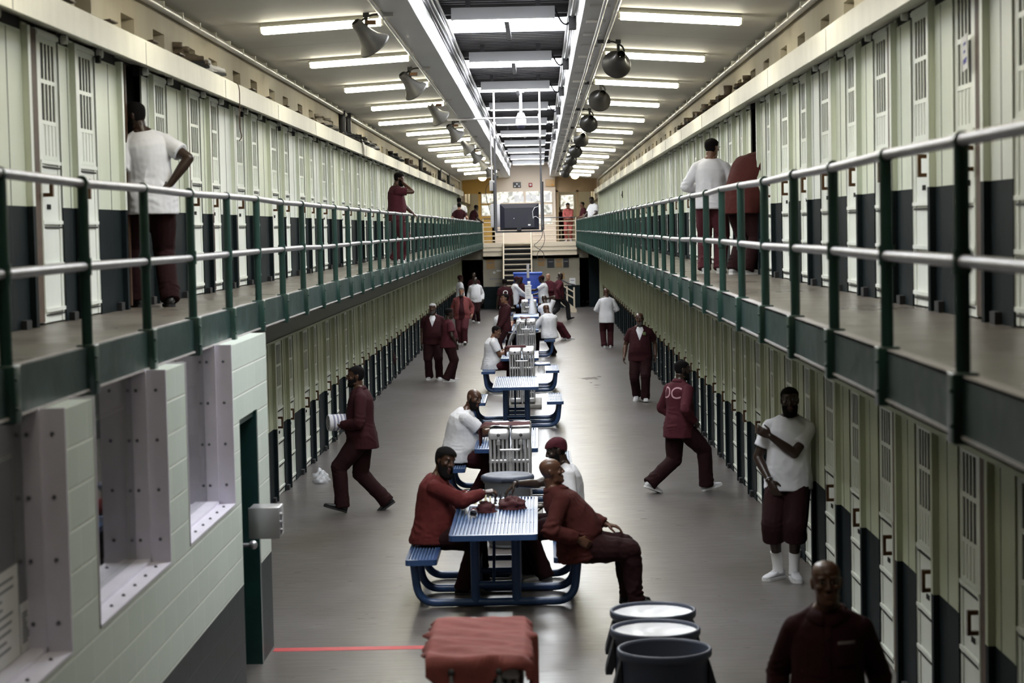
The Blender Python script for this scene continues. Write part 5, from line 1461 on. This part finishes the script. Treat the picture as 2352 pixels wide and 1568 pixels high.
def decal_text(root, shirt, txt, size, origin, right, up, m, name, lift=.003):
    """letters laid onto a garment: each vertex dropped on its surface"""
    cu = bpy.data.curves.new('t', 'FONT'); cu.body = txt; cu.size = size; cu.align_x = 'CENTER'; cu.align_y = 'CENTER'
    o = bpy.data.objects.new('t', cu); COL.objects.link(o); dg = bpy.context.evaluated_depsgraph_get(); dg.update()
    me = bpy.data.meshes.new_from_object(o.evaluated_get(dg)); bpy.data.objects.remove(o); bpy.data.curves.remove(cu)
    bm = bmesh.new(); bm.from_mesh(me); bmesh.ops.subdivide_edges(bm, edges=bm.edges[:], cuts=2, use_grid_fill=True); bmesh.ops.triangulate(bm, faces=bm.faces[:]); bm.to_mesh(me); bm.free()
    tree = BVHTree.FromPolygons([v.co.copy() for v in shirt.data.vertices], [tuple(p.vertices) for p in shirt.data.polygons])
    rt, u = V(right).normalized(), V(up).normalized(); nn = rt.cross(u).normalized()
    for v in me.vertices:
        p = V(origin) + rt * v.co.x + u * v.co.y
        hit = tree.ray_cast(p + nn * .3, -nn)
        v.co = (hit[0] + nn * lift) if hit[0] else p
    me.materials.clear(); me.materials.append(m); link(name, me, root)
# ---- pose helpers (all in the figure's own metres, facing +Y)
def walk(st=.30, lead='R', lift=.05):
    r = 'L' if lead == 'R' else 'R'; sx = 1 if lead == 'R' else -1
    return {lead: dict(p=(sx * .075, st, .105), pitch=18, yaw=-4 * sx, pole=(0, 1, .2)), r: dict(p=(-sx * .075, -st, .085 + lift + .03), pitch=-34, yaw=4 * sx, pole=(0, 1, .1))}
HANG = lambda sx, y=.04, out=.26, z=.86: dict(p=(sx * out, y, z), pole=(sx * .3, -1, 0))
# ------------------------------------------------------------------ the people in the hall
def carry_pos(sx, y, z, x=.09): return dict(p=(sx * x, y, z), pole=(sx * .8, -.6, -.5))
# 1 man walking left with a rolled striped towel
person('person in maroon jacket walking left carrying a rolled striped towel', (-2.20, 24.05, 0), 93, 1.86, 1.08, .03, 'brown', pelvis=(0, 0, .905), lean=(4, 0, 0), head=(4, -4, 0),
       feet=walk(.25, 'L', .0), hands={'L': dict(p=(-.13, .24, 1.02), pole=(-.7, -.8, -.3), fd=(.35, .9, -.05), pn=(.6, 0, .8), curl=.55), 'R': dict(p=(.14, .26, 1.04), pole=(.8, -.7, -.4), fd=(-.4, .9, 0), pn=(-.7, 0, .6), curl=.55)},
       shirt='maroon', sleeve='long', hem=-.16, neck='slit', collar=True, shoes='black', hair='black', beard='black', beardo=.004, vox=.007, seed=1, loose=1.12)
t = thing('rolled_towel', 'white and grey striped towel rolled up in the walking man\'s hands', 'towel', (-2.49, 23.98, 1.10), R(20))
for k in range(5):
    r_ = .100 - k * .019; q = MB(); q.lathe([(r_ - .017, -.115 + .004 * k), (r_ - .004, -.120 + .004 * k), (r_, -.112 + .004 * k), (r_, .12), (r_ - .017, .12)], 28, 0, Matrix.Rotation(R(90), 4, 'Y'), [0, 0, 0, 0])
    if k == 0:
        for j in range(5): q.lathe([(r_ + .0005, -.07 + j * .045), (r_ + .0012, -.066 + j * .045), (r_ + .0012, -.052 + j * .045), (r_ + .0005, -.048 + j * .045)], 28, 1, Matrix.Rotation(R(90), 4, 'Y'))
    q.build('towel_layer', [CL['white'] if k % 2 == 0 else mat('towel_grey', (.30, .30, .36), .9), mat('towel_stripe', (.22, .22, .30), .9)], t)
# 2-3 two men standing left
person('person with grey hair facing us in maroon short sleeves, left of the tables', (-2.46, 45.2, 0), 176, 1.80, 1.16, .04, 'brown', head=(-8, 0, 0), hands={'L': HANG(-1), 'R': HANG(1)},
       shirt='maroon', neck='v', collar=True, hair='grey', beard='salt', beardo=.004, vox=.009, seed=2, loose=1.15, feet={'L': dict(p=(-.12, .04, .085)), 'R': dict(p=(.11, 0, .085))})
person('person in maroon with arms folded, turned right, beside the grey haired man', (-2.10, 44.6, 0), -68, 1.70, 1.1, .05, 'dark', head=(-10, 6, 0), hands={'L': dict(p=(.02, .20, .98), pole=(-1, -.3, -.6), fd=(1, .1, 0), pn=(0, -1, .2)), 'R': dict(p=(.16, .14, .88), pole=(1, -.6, -.4), fd=(-.3, .3, -1), curl=.2)},
       shirt='wine', hair='black', hairt=.012, vox=.009, seed=3, loose=1.15, feet={'L': dict(p=(-.11, .10, .085)), 'R': dict(p=(.10, -.10, .085))})
# 4 bearded man in open red jacket
person('person with grey beard walking towards us in an open red jacket', (-2.33, 58.6, 0), 178, 1.76, 1.22, .05, 'light', pelvis=(0, 0, .91), feet=walk(.10, 'L', .0), hands={'L': HANG(-1, .02, .30, .90), 'R': HANG(1, .06, .30, .90)},
       shirt='faded', sleeve='long', hem=-.14, neck='open', inner='maroon', pants='pants2', hair='salt', hairt=.010, beard='salt', beardo=.014, vox=.011, seed=4, loose=1.12, collar=True)
person('bald person in white long sleeves walking towards us behind the red jacket', (-2.36, 72, 0), 178, 1.74, 1.08, .03, 'dark', pelvis=(0, 0, .91), feet=walk(.10, 'R', .0), hands={'L': HANG(-1, .02, .27), 'R': HANG(1, .04, .27)},
       shirt='white', sleeve='long', bald=True, vox=.013, seed=5)
person('person in long white top and maroon head wrap by the far left doorway', (-3.0, 74, 0), -70, 1.76, 1.0, 0, 'brown', shirt='white', sleeve='long', hem=-.45, cap='wrap', capm='maroon', vox=.014, seed=6)
person('person in dark maroon standing inside the far left doorway', (-2.64, 79, 0), 172, 1.74, 1.05, 0, 'dark', shirt='maroon', bald=True, vox=.014, seed=7)
person('taller person in dark maroon deep in the far left doorway', (-2.75, 88.5, 0), 178, 1.86, 1.1, 0, 'dark', shirt='maroon', vox=.015, seed=8)
# seated along the left benches
SITF = {'L': dict(p=(-.14, .40, .085)), 'R': dict(p=(.14, .40, .085))}
person('grey haired person in white seen from behind on the fifth table\'s left bench', (-1.12, 52.9, 0), -50, 1.76, 1.12, .03, 'light', pelvis=(0, 0, .58), lean=(12, 0, 0), feet=SITF, hands={'L': dict(p=(-.05, .38, .86), pole=(-.6, -.5, -.8)), 'R': dict(p=(.10, .36, .86), pole=(.6, -.5, -.8))},
       shirt='white', hair='grey', hairt=.006, vox=.010, seed=9)
person('person with braided hair in maroon long sleeves leaning by the plastic sheet', (-.93, 50.2, 0), 112, 1.82, 1.0, 0, 'mid', lean=(-9, 4, 10), head=(-12, 4, 0), hands={'L': dict(p=(-.20, .24, .86), pole=(-.4, -1, 0)), 'R': dict(p=(.18, .16, .84), pole=(.4, -1, 0))},
       feet={'L': dict(p=(-.10, .12, .085)), 'R': dict(p=(.11, -.02, .085))}, shirt='maroon', sleeve='long', hem=-.14, collar=True, hair='black', hairt=.010, pants='pants', vox=.010, seed=10)
person('person in white tee on the fourth table\'s left bench, back to us', (-1.08, 41.9, 0), -82, 1.78, 1.22, .08, 'mid', pelvis=(0, 0, .575), lean=(10, 0, 0), head=(-12, 6, 0), feet=SITF, hands={'L': dict(p=(-.08, .36, .86), pole=(-.6, -.4, -.9)), 'R': dict(p=(.04, .34, .84), pole=(.7, -.4, -.8), fd=(-.8, .5, 0))},
       shirt='white', pants='wine', shoes='black', hair='black', vox=.008, seed=11)
# right benches of the fifth and sixth tables
person('bald person in white long sleeves, back to us, on the fifth table\'s right bench', (.22, 52.7, 0), 30, 1.80, 1.18, .05, 'brown', pelvis=(0, 0, .58), lean=(14, 0, 0), head=(0, 10, 0), feet={'L': dict(p=(-.2, .38, .085)), 'R': dict(p=(.2, .15, .085))}, hands={'L': dict(p=(-.14, .34, .86), pole=(-.8, -.4, -.6)), 'R': dict(p=(.06, .36, .86), pole=(.8, -.4, -.6))},
       shirt='white', sleeve='long', hem=-.11, bald=True, shoes='black', vox=.009, seed=12)
person('person in white tee with legs stretched right on the sixth table\'s right bench', (.16, 59.95, 0), -62, 1.80, 1.05, 0, 'dark', pelvis=(0, 0, .58), lean=(10, -8, 60), head=(15, 10, 0), feet={'L': dict(p=(-.08, .62, .085)), 'R': dict(p=(.12, .66, .085))}, hands={'L': dict(p=(-.42, .25, .88), pole=(-.8, -.4, -.6)), 'R': dict(rel='head', p=(.12, .02, .02), pole=(1, .3, -.3))},
       shirt='white', bald=True, pants='wine', vox=.011, seed=13)
# the group around the farthest tables
person('person in maroon shirt with a letter on the back, left of the far group', (-1.20, 66.8, 0), 8, 1.78, 1.1, 0, 'dark', shirt='maroon', hair='black', vox=.013, seed=14,
       extra=lambda r, d: decal_text(r, d['shirt'], 'O', .22, d['C'][5] + d['Rc'] @ V((0, -.1, 0)), d['Rc'] @ V((1, 0, 0)), d['Rc'] @ V((0, 0, 1)), M['paper'], 'back_letter'))
person('person in white long sleeves and maroon head wrap reaching right at the far table', (-.92, 69.8, 0), -78, 1.78, 1.0, 0, 'dark', shirt='white', sleeve='long', hem=-.2, cap='wrap', capm='maroon', lean=(8, 0, 0), hands={'R': dict(p=(.10, .46, 1.02), pole=(.5, -.4, -1)), 'L': dict(p=(-.08, .42, 1.0), pole=(-.5, -.4, -1))}, vox=.012, seed=15)
person('person in maroon cap half hidden behind the far group', (-.72, 73.0, 0), 165, 1.68, 1.0, 0, 'dark', shirt='maroon', cap='cap', capm='maroon', vox=.014, seed=16)
person('person in white tee and maroon cap reaching left over the far table', (.12, 69.6, 0), 84, 1.80, 1.12, .04, 'dark', shirt='white', hem=-.2, cap='cap', capm='maroon', lean=(6, 0, 0), hands={'L': dict(p=(-.06, .52, 1.22), pole=(-.6, -.3, -1), fd=(0, 1, -.1)), 'R': dict(p=(.15, .40, 1.05), pole=(.6, -.3, -1))}, vox=.012, seed=17)
person('bald person in maroon behind the white tee of the far group', (.30, 73.6, 0), 150, 1.76, 1.1, .02, 'light', shirt='wine', sleeve='long', bald=True, vox=.013, seed=18, hands={'L': dict(p=(-.10, .28, 1.1), pole=(-.6, -.4, -.8))})
person('person in maroon jacket and black trousers striding right past the far tables', (.66, 72.6, 0), -62, 1.86, 1.08, 0, 'dark', pelvis=(0, 0, .89), feet=walk(.33, 'R', .02), lean=(5, 0, 0), hands={'L': dict(p=(-.2, .24, .98), pole=(-.4, -1, 0)), 'R': dict(p=(.26, -.08, .88), pole=(.3, -1, 0))}, shirt='wine', sleeve='long', pants='blackp', shoes='black', bald=True, vox=.012, seed=19)
# right side of the floor
person('person in white long sleeves walking away along the right cells', (1.84, 55.9, 0), 2, 1.73, 1.06, .02, 'brown', feet={'L': dict(p=(-.09, .04, .085)), 'R': dict(p=(.09, -.05, .085))}, head=(0, 6, 0), hands={'L': dict(p=(-.16, .26, 1.02), pole=(-1, -.6, -.3)), 'R': dict(p=(.16, .26, 1.02), pole=(1, -.6, -.3))},
       shirt='white', sleeve='long', hem=-.20, pants='maroon', bald=True, vox=.009, seed=20, loose=1.12)
def badge(r, d):
    q = MB(); q.bbox((-.03, 0, -.03), (.03, .006, .03), .004); o = q.build('chest_badge', [mat('badge_green', (.10, .13, .05), .5)], r); o.location = d['C'][6] + d['Rc'] @ V((-.09, .16, -.0))
person('bald person with short grey beard in maroon short sleeves walking towards us', (1.91, 38.6, 0), 174, 1.80, 1.12, .04, 'brown', pelvis=(0, 0, .905), feet={'L': dict(p=(-.09, .16, .085), pitch=6), 'R': dict(p=(.09, -.14, .13), pitch=-16)}, head=(-4, 6, 0), hands={'L': HANG(-1, .0, .29, .87), 'R': HANG(1, .05, .31, .86)},
       shirt='maroon', neck='v', collar=True, bald=True, beard='salt', beardo=.005, vox=.008, seed=21, loose=1.12, extra=badge)
person('person in wine jacket lettered DC on the back, striding right', (1.72, 25.25, 0), -66, 1.80, 1.04, .02, 'dark', pelvis=(0, 0, .87), feet={'R': dict(p=(.07, .34, .10), pitch=14), 'L': dict(p=(-.08, -.36, .14), pitch=-22)}, lean=(4, 0, 16), head=(-26, 2, 0),
       hands={'L': dict(p=(-.20, .12, .90), pole=(-.9, -1, 0), curl=.7), 'R': dict(p=(.21, .12, .90), pole=(.7, -1, 0), curl=.7)}, shirt='wine', sleeve='long', hem=-.17, collar=True, hair='black', hairt=.005, beard='black', beardo=.006, vox=.007, seed=22, loose=1.18,
       extra=lambda r, d: decal_text(r, d['shirt'], 'DC', .21, d['C'][6] + d['Rc'] @ V((0, -.1, -.02)), d['Rc'] @ V((1, 0, 0)), d['Rc'] @ V((0, 0, 1)), mat('back_print', (.42, .24, .28), .8), 'back_letters'))
def bracelet(r, d):
    q = MB(); w_, e_ = d['wr']['R'], d['el']['R']; a = (w_ - e_).normalized(); x = a.orthogonal().normalized(); y = a.cross(x); c = w_.lerp(e_, .06)
    q.tube([c + (x * math.cos(t_ * math.pi / 8) + y * math.sin(t_ * math.pi / 8)) * .033 for t_ in range(16)], .004, 8, 0, False, True); q.build('bracelet', [M['galv']], r)
person('person in white tee and maroon shorts leaning on the right cells', (2.33, 18.95, 0), 163, 1.90, 1.06, 0, 'dark', lean=(-2, -3, 6), head=(6, 2, 4), feet={'L': dict(p=(-.05, .06, .085), yaw=22), 'R': dict(p=(.10, .02, .085), yaw=-28)},
       hands={'L': dict(p=(.12, .20, 1.30), pole=(-.7, .1, -1), fd=(.85, .1, .45), pn=(0, -1, 0), curl=.5), 'R': dict(p=(.14, .17, .90), pole=(1, -.5, .1), fd=(-.45, .25, -.85), pn=(-.3, -1, 0), curl=.3)},
       shirt='white', hem=-.12, pants='pants', shorts=True, hair='black', hairt=.006, beard='black', beardo=.016, vox=.0065, seed=23, fold=.005, extra=bracelet)
# the man in front
def near_bits(r, d):
    sh = d['shirt']; tree = BVHTree.FromPolygons([v.co.copy() for v in sh.data.vertices], [tuple(p.vertices) for p in sh.data.polygons])
    def on(x, z):
        o = d['C'][6] + d['Rc'] @ V((x, .5, z)); h_ = tree.ray_cast(o, d['Rc'] @ V((0, -1, 0))); return h_[0] if h_[0] else o
    def patch(name, xs, zs, m, l):
        q = MB(); k = 6; vs = []; f = d['Rc'] @ V((0, 1, 0))
        for i in range(k + 1):
            for j in range(k + 1): vs.append(on(xs[0] + (xs[1] - xs[0]) * i / k, zs[0] + (zs[1] - zs[0]) * j / k) + f * l)
        fs = [(i * (k + 1) + j, (i + 1) * (k + 1) + j, (i + 1) * (k + 1) + j + 1, i * (k + 1) + j + 1) for i in range(k) for j in range(k)]
        q._add(vs, fs, 0, True); o = q.build(name, [m], r, fix=False); s_ = o.modifiers.new('t', 'SOLIDIFY'); s_.thickness = .004; s_.offset = 0
    patch('chest_pocket', (-.145, -.045), (-.14, -.03), CL['maroon'], .006); patch('name_tape', (-.14, -.05), (-.025, -.008), mat('tape_grey', (.22, .18, .20), .8), .008)
    patch('placket', (-.014, .014), (-.34, .06), CL['maroon'], .005)
    for k in range(4):
        q = MB(); q.cyl((0, 0, 0), (0, .004, 0), .0065, 10); o = q.build('button', [M['black']], r); o.location = on(0, .0 - k * .10) + d['Rc'] @ V((0, .008, 0))
person('bald smiling person in dark maroon shirt closest to us at lower right', (1.44, 10.15, 0), 172, 1.74, 1.06, .02, 'tan', head=(6, -3, 3), lean=(0, 0, 0), feet=walk(.12, 'R', 0), pelvis=(0, 0, .915), hands={'L': HANG(-1, .03, .28), 'R': HANG(1, .0, .28)},
       shirt='maroon', sleeve='long', hem=-.16, collar=True, bald=True, vox=.0045, cvox=.008, seed=24, extra=near_bits, fold=.005)
# chess players on the nearest table
person('bearded person in red long sleeves playing chess on the left bench', (-1.08, 18.55, 0), -90, 1.80, 1.18, .05, 'brown', pelvis=(0, 0, .575), lean=(15, 0, 0), head=(-48, 2, 0), feet={'L': dict(p=(-.15, .46, .085)), 'R': dict(p=(.14, .30, .085))},
       hands={'R': dict(p=(-.02, .50, .92), pole=(.9, -.5, -.5), fd=(-.15, 1, .15), pn=(-.3, .1, -1), curl=.75, thumb=.6), 'L': dict(p=(-.06, .34, .90), pole=(-1, -.2, -.5), fd=(1, .5, 0), pn=(0, -.2, -1), curl=.45)},
       shirt='brick', sleeve='long', hem=-.10, hair='black', hairt=.016, beard='black', beardo=.022, shoes='black', vox=.006, cvox=.008, seed=25, fold=.008)
def wrist_watch(r, d):
    q = MB(); w_, e_ = d['wr']['R'], d['el']['R']; a = (w_ - e_).normalized(); x = a.orthogonal().normalized(); y = a.cross(x); c = w_.lerp(e_, .08)
    q.tube([c + (x * math.cos(t_ * math.pi / 8) + y * math.sin(t_ * math.pi / 8)) * .033 for t_ in range(16)], .008, 8, 0, False, True); q.build('wristband', [M['black']], r)
person('person in white tee and dark red head wrap playing chess on the right bench', (.25, 19.12, 0), 94, 1.80, 1.06, .02, 'dark', pelvis=(0, 0, .575), lean=(10, 4, 0), head=(4, 6, 0), feet={'L': dict(p=(-.16, .28, .085)), 'R': dict(p=(.14, .40, .085))},
       hands={'R': dict(p=(.0, .53, .93), pole=(.6, -.4, -.3), fd=(-.1, .75, -.65), pn=(0, -.6, -.8), curl=.35), 'L': dict(p=(-.17, .26, .74), pole=(-.7, -.9, -.2), fd=(.3, 1, -.2), pn=(0, 0, -1))},
       shirt='white', hem=-.11, cap='wrap', capm='wine', hair='black', beard='black', beardo=.012, vox=.006, cvox=.008, seed=26, loose=1.05, fold=.006, extra=wrist_watch)
person('bald person in rust jacket sitting sideways with legs out to the right', (.28, 17.68, 0), -84, 1.82, 1.18, .06, 'tan', pelvis=(0, 0, .57), ptilt=-13, lean=(-15, 0, 4), head=(-6, 18, 0), feet={'R': dict(p=(.10, .50, .085), yaw=-6), 'L': dict(p=(-.12, .46, .085), yaw=8)},
       hands={'R': dict(p=(.27, -.02, .64), pole=(.35, -1, -.1), fd=(-.1, .9, -.5), pn=(-1, 0, -.2), curl=.6), 'L': dict(p=(-.16, .28, .70), pole=(-.6, -.7, .1), fd=(.2, 1, -.2), pn=(0, 0, -1))},
       shirt='rust', sleeve='long', hem=-.13, collar=True, bald=True, shoes='black', vox=.006, cvox=.008, seed=27, fold=.010, loose=1.1)
person('big bald person in white tee leaning on the second table', (-1.10, 25.0, 0), -84, 1.86, 1.30, .10, 'brown', pelvis=(0, 0, .575), lean=(24, 0, 0), head=(-46, -6, 0), feet={'L': dict(p=(-.16, .34, .085)), 'R': dict(p=(.15, .20, .085))},
       hands={'R': dict(p=(-.02, .50, .82), pole=(.9, -.3, -.6), fd=(-.6, .8, 0), pn=(0, 0, -1), curl=.4), 'L': dict(p=(.05, .44, .85), pole=(-1, -.2, -.5), fd=(.8, .5, 0), pn=(0, 0, -1), curl=.4)},
       shirt='white', hem=-.11, bald=True, beard='black', beardo=.008, pants='maroon', shoes='black', vox=.0065, cvox=.008, seed=28, fold=.006)
person('person in dark maroon standing inside the far right doorway', (2.02, 90.5, 0), 172, 1.78, 1.0, 0, 'dark', shirt='maroon', sleeve='long', vox=.015, seed=29)
# upper walkways
W_ = WZ
person('person in white tee leaning into a cell on the left walkway', (-3.26, 16.75, W_), 24, 1.80, 1.06, 0, 'dark', lean=(7, -9, 4), head=(52, 4, 0), feet={'L': dict(p=(-.10, .14, .085)), 'R': dict(p=(.12, -.05, .085))},
       hands={'R': dict(p=(.13, -.15, 1.02), pole=(1, -.7, .1), fd=(-.8, .2, -.4), curl=.5), 'L': dict(p=(-.24, .10, .88), pole=(-.5, -1, 0))}, shirt='white', hem=-.15, pants='pants', shoes='black', hair='black', hairt=.006, beard='black', vox=.006, cvox=.008, seed=30, loose=1.1)
person('person in wine tee with a hand to his face on the left walkway', (-2.70, 37.5, W_), -78, 1.76, 1.1, .03, 'brown', lean=(4, 0, 0), head=(-4, 10, 0), feet={'L': dict(p=(-.10, .10, .085)), 'R': dict(p=(.10, -.06, .085))},
       hands={'R': dict(rel='head', p=(.075, .085, -.06), pole=(.7, .6, -1), fd=(-.3, .1, 1), pn=(-.5, -.8, 0), curl=.35), 'L': dict(p=(-.17, .36, .93), pole=(-.5, -.8, -.3), fd=(.2, .8, -.6), pn=(0, 0, -1), curl=.6)},
       shirt='wine', hair='black', hairt=.010, beard='black', pants='wine', vox=.008, seed=31, loose=1.08)
def specs(r, d):
    Fm = d['Fm']; q = MB()
    for s_ in (-1, 1): q.tube([Fm @ V(p) for p in ((s_ * .060, .095, .016), (s_ * .076, .05, .016), (s_ * .080, -.02, .010))], .003, 6)
    q.tube([Fm @ V(p) for p in ((-.06, .095, .016), (0, .104, .018), (.06, .095, .016))], .003, 6); q.build('eyeglasses', [M['darksteel']], r)
person('person in white long sleeves and maroon trousers, back to us on the right walkway', (2.10, 24.35, W_), -12, 1.70, 1.08, .02, 'mid', head=(-32, 4, 0), hands={'L': dict(p=(-.16, .24, 1.08), pole=(-1, -.8, -.2)), 'R': dict(p=(.14, .26, 1.06), pole=(1, -.8, -.3))},
       shirt='white', sleeve='long', hem=-.10, pants='pants2', hair='black', hairt=.007, vox=.0075, seed=32, loose=1.1, extra=specs)
person('stout person in wine jacket with head inside a cell on the right walkway', (2.39, 23.58, W_), -54, 1.76, 1.40, .06, 'dark', lean=(40, 6, -6), head=(-10, -20, 0), feet={'L': dict(p=(-.12, -.02, .085)), 'R': dict(p=(.13, -.04, .085))},
       hands={'R': dict(p=(.26, .40, .86), pole=(.6, -1, 0), curl=.5), 'L': dict(p=(-.20, .50, .95), pole=(-.6, -1, 0))}, shirt='rust', sleeve='long', hem=-.20, pants='pants', hair='black', vox=.0075, seed=33, loose=1.12, collar=True)
person('person in white tee seen from behind far along the left walkway', (-2.98, 74.5, W_), 6, 1.86, 1.15, 0, 'dark', shirt='white', vox=.013, seed=34)
person('person in maroon tee seen from behind in front of a white tee, left walkway', (-2.86, 71.5, W_), 2, 1.60, 1.05, 0, 'light', shirt='maroon', vox=.013, seed=35, hair='black', hands={'L': HANG(-1, .1, .34, .92), 'R': HANG(1, .1, .34, .92)})
person('person in maroon bending on the left rail near its far end', (-2.70, 80, W_), -62, 1.66, 1.05, 0, 'dark', lean=(24, 0, 0), head=(0, -10, 0), hands={'L': dict(p=(-.15, .40, .96), pole=(-.6, -.8, -.3)), 'R': dict(p=(.15, .40, .96), pole=(.6, -.8, -.3))}, shirt='maroon', vox=.014, seed=36)
person('person in coral shirt resting on the far catwalk railing', (1.24, 84.75, W_), 172, 1.70, 1.08, .03, 'mid', lean=(14, 0, 0), head=(30, 0, 0), hands={'L': dict(p=(.02, .34, .98), pole=(-1, .0, -.3), fd=(1, .1, 0)), 'R': dict(p=(-.02, .36, 1.0), pole=(1, .0, -.3), fd=(-1, .1, 0))}, shirt='coral', sleeve='long', pants='coral', hair='black', hairt=.012, collar=True, vox=.013, seed=37)
person('person in white tee leaning on the right rail far along the walkway', (1.98, 71.8, W_), 128, 1.74, 1.22, .05, 'dark', lean=(10, 0, 0), head=(10, 0, 0), hands={'L': dict(p=(-.22, .34, .94), pole=(-.6, -.8, -.3)), 'R': dict(p=(.2, .34, .94), pole=(.6, -.8, -.3))}, shirt='white', vox=.012, seed=38)
person('person in wine shirt standing at the corner of the far right catwalk', (1.90, 84.9, W_), 100, 1.72, 1.1, .02, 'mid', lean=(4, 0, 0), hands={'L': dict(p=(-.16, .30, 1.02), pole=(-.6, -.8, -.3)), 'R': dict(p=(.16, .30, 1.02), pole=(.6, -.8, -.3))}, shirt='wine', hair='black', vox=.013, seed=39)
person('person in dark maroon half hidden behind the coral shirt', (.95, 87.6, W_), 180, 1.55, 1.0, 0, 'light', shirt='maroon', vox=.014, seed=40)
person('person with head and white shoulder showing from a far right upper cell', (2.70, 61.3, W_), 95, 1.76, 1.0, 0, 'dark', shirt='white', lean=(4, 0, 0), vox=.012, seed=41)
person('person peering from a lower left cell with only the head showing', (-3.58, 45.75, 0), -95, 1.60, 1.0, 0, 'dark', lean=(6, 0, 0), shirt='maroon', vox=.010, seed=42)
# ------------------------------------------------------------------ camera
cam = bpy.data.cameras.new('camera'); cam.sensor_width = 36; cam.lens = 4573 / 2352 * 36
cam.clip_start = .3; cam.clip_end = 300
co = bpy.data.objects.new('camera', cam); COL.objects.link(co)
vx, vy = 1239 - 1176, 784 - 523
yv = V((vx / 4573, vy / 4573, -1)).normalized()
zv = V((-.02, 1, 0)); zv = (zv - yv * zv.dot(yv)).normalized(); xv = yv.cross(zv)
W2C = Matrix((( xv.x, yv.x, zv.x), (xv.y, yv.y, zv.y), (xv.z, yv.z, zv.z)))
co.matrix_world = Matrix.Translation((0, 0, 3.4)) @ W2C.transposed().to_4x4()
cam.dof.use_dof = True; cam.dof.focus_distance = 32.0; cam.dof.aperture_fstop = 3.2
SC.camera = co
w = bpy.data.worlds.new('world'); SC.world = w; w.use_nodes = True
w.node_tree.nodes['Background'].inputs[0].default_value = (.5, .5, .55, 1); w.node_tree.nodes['Background'].inputs[1].default_value = .02
SC.view_settings.view_transform = 'Standard'; SC.view_settings.look = 'None'; SC.view_settings.gamma = 1
SC.view_settings.exposure = 1.05
SC.cycles.use_denoising = True
SC.cycles.max_bounces = 8; SC.cycles.diffuse_bounces = 4; SC.cycles.glossy_bounces = 3
SC.cycles.sample_clamp_indirect = 6
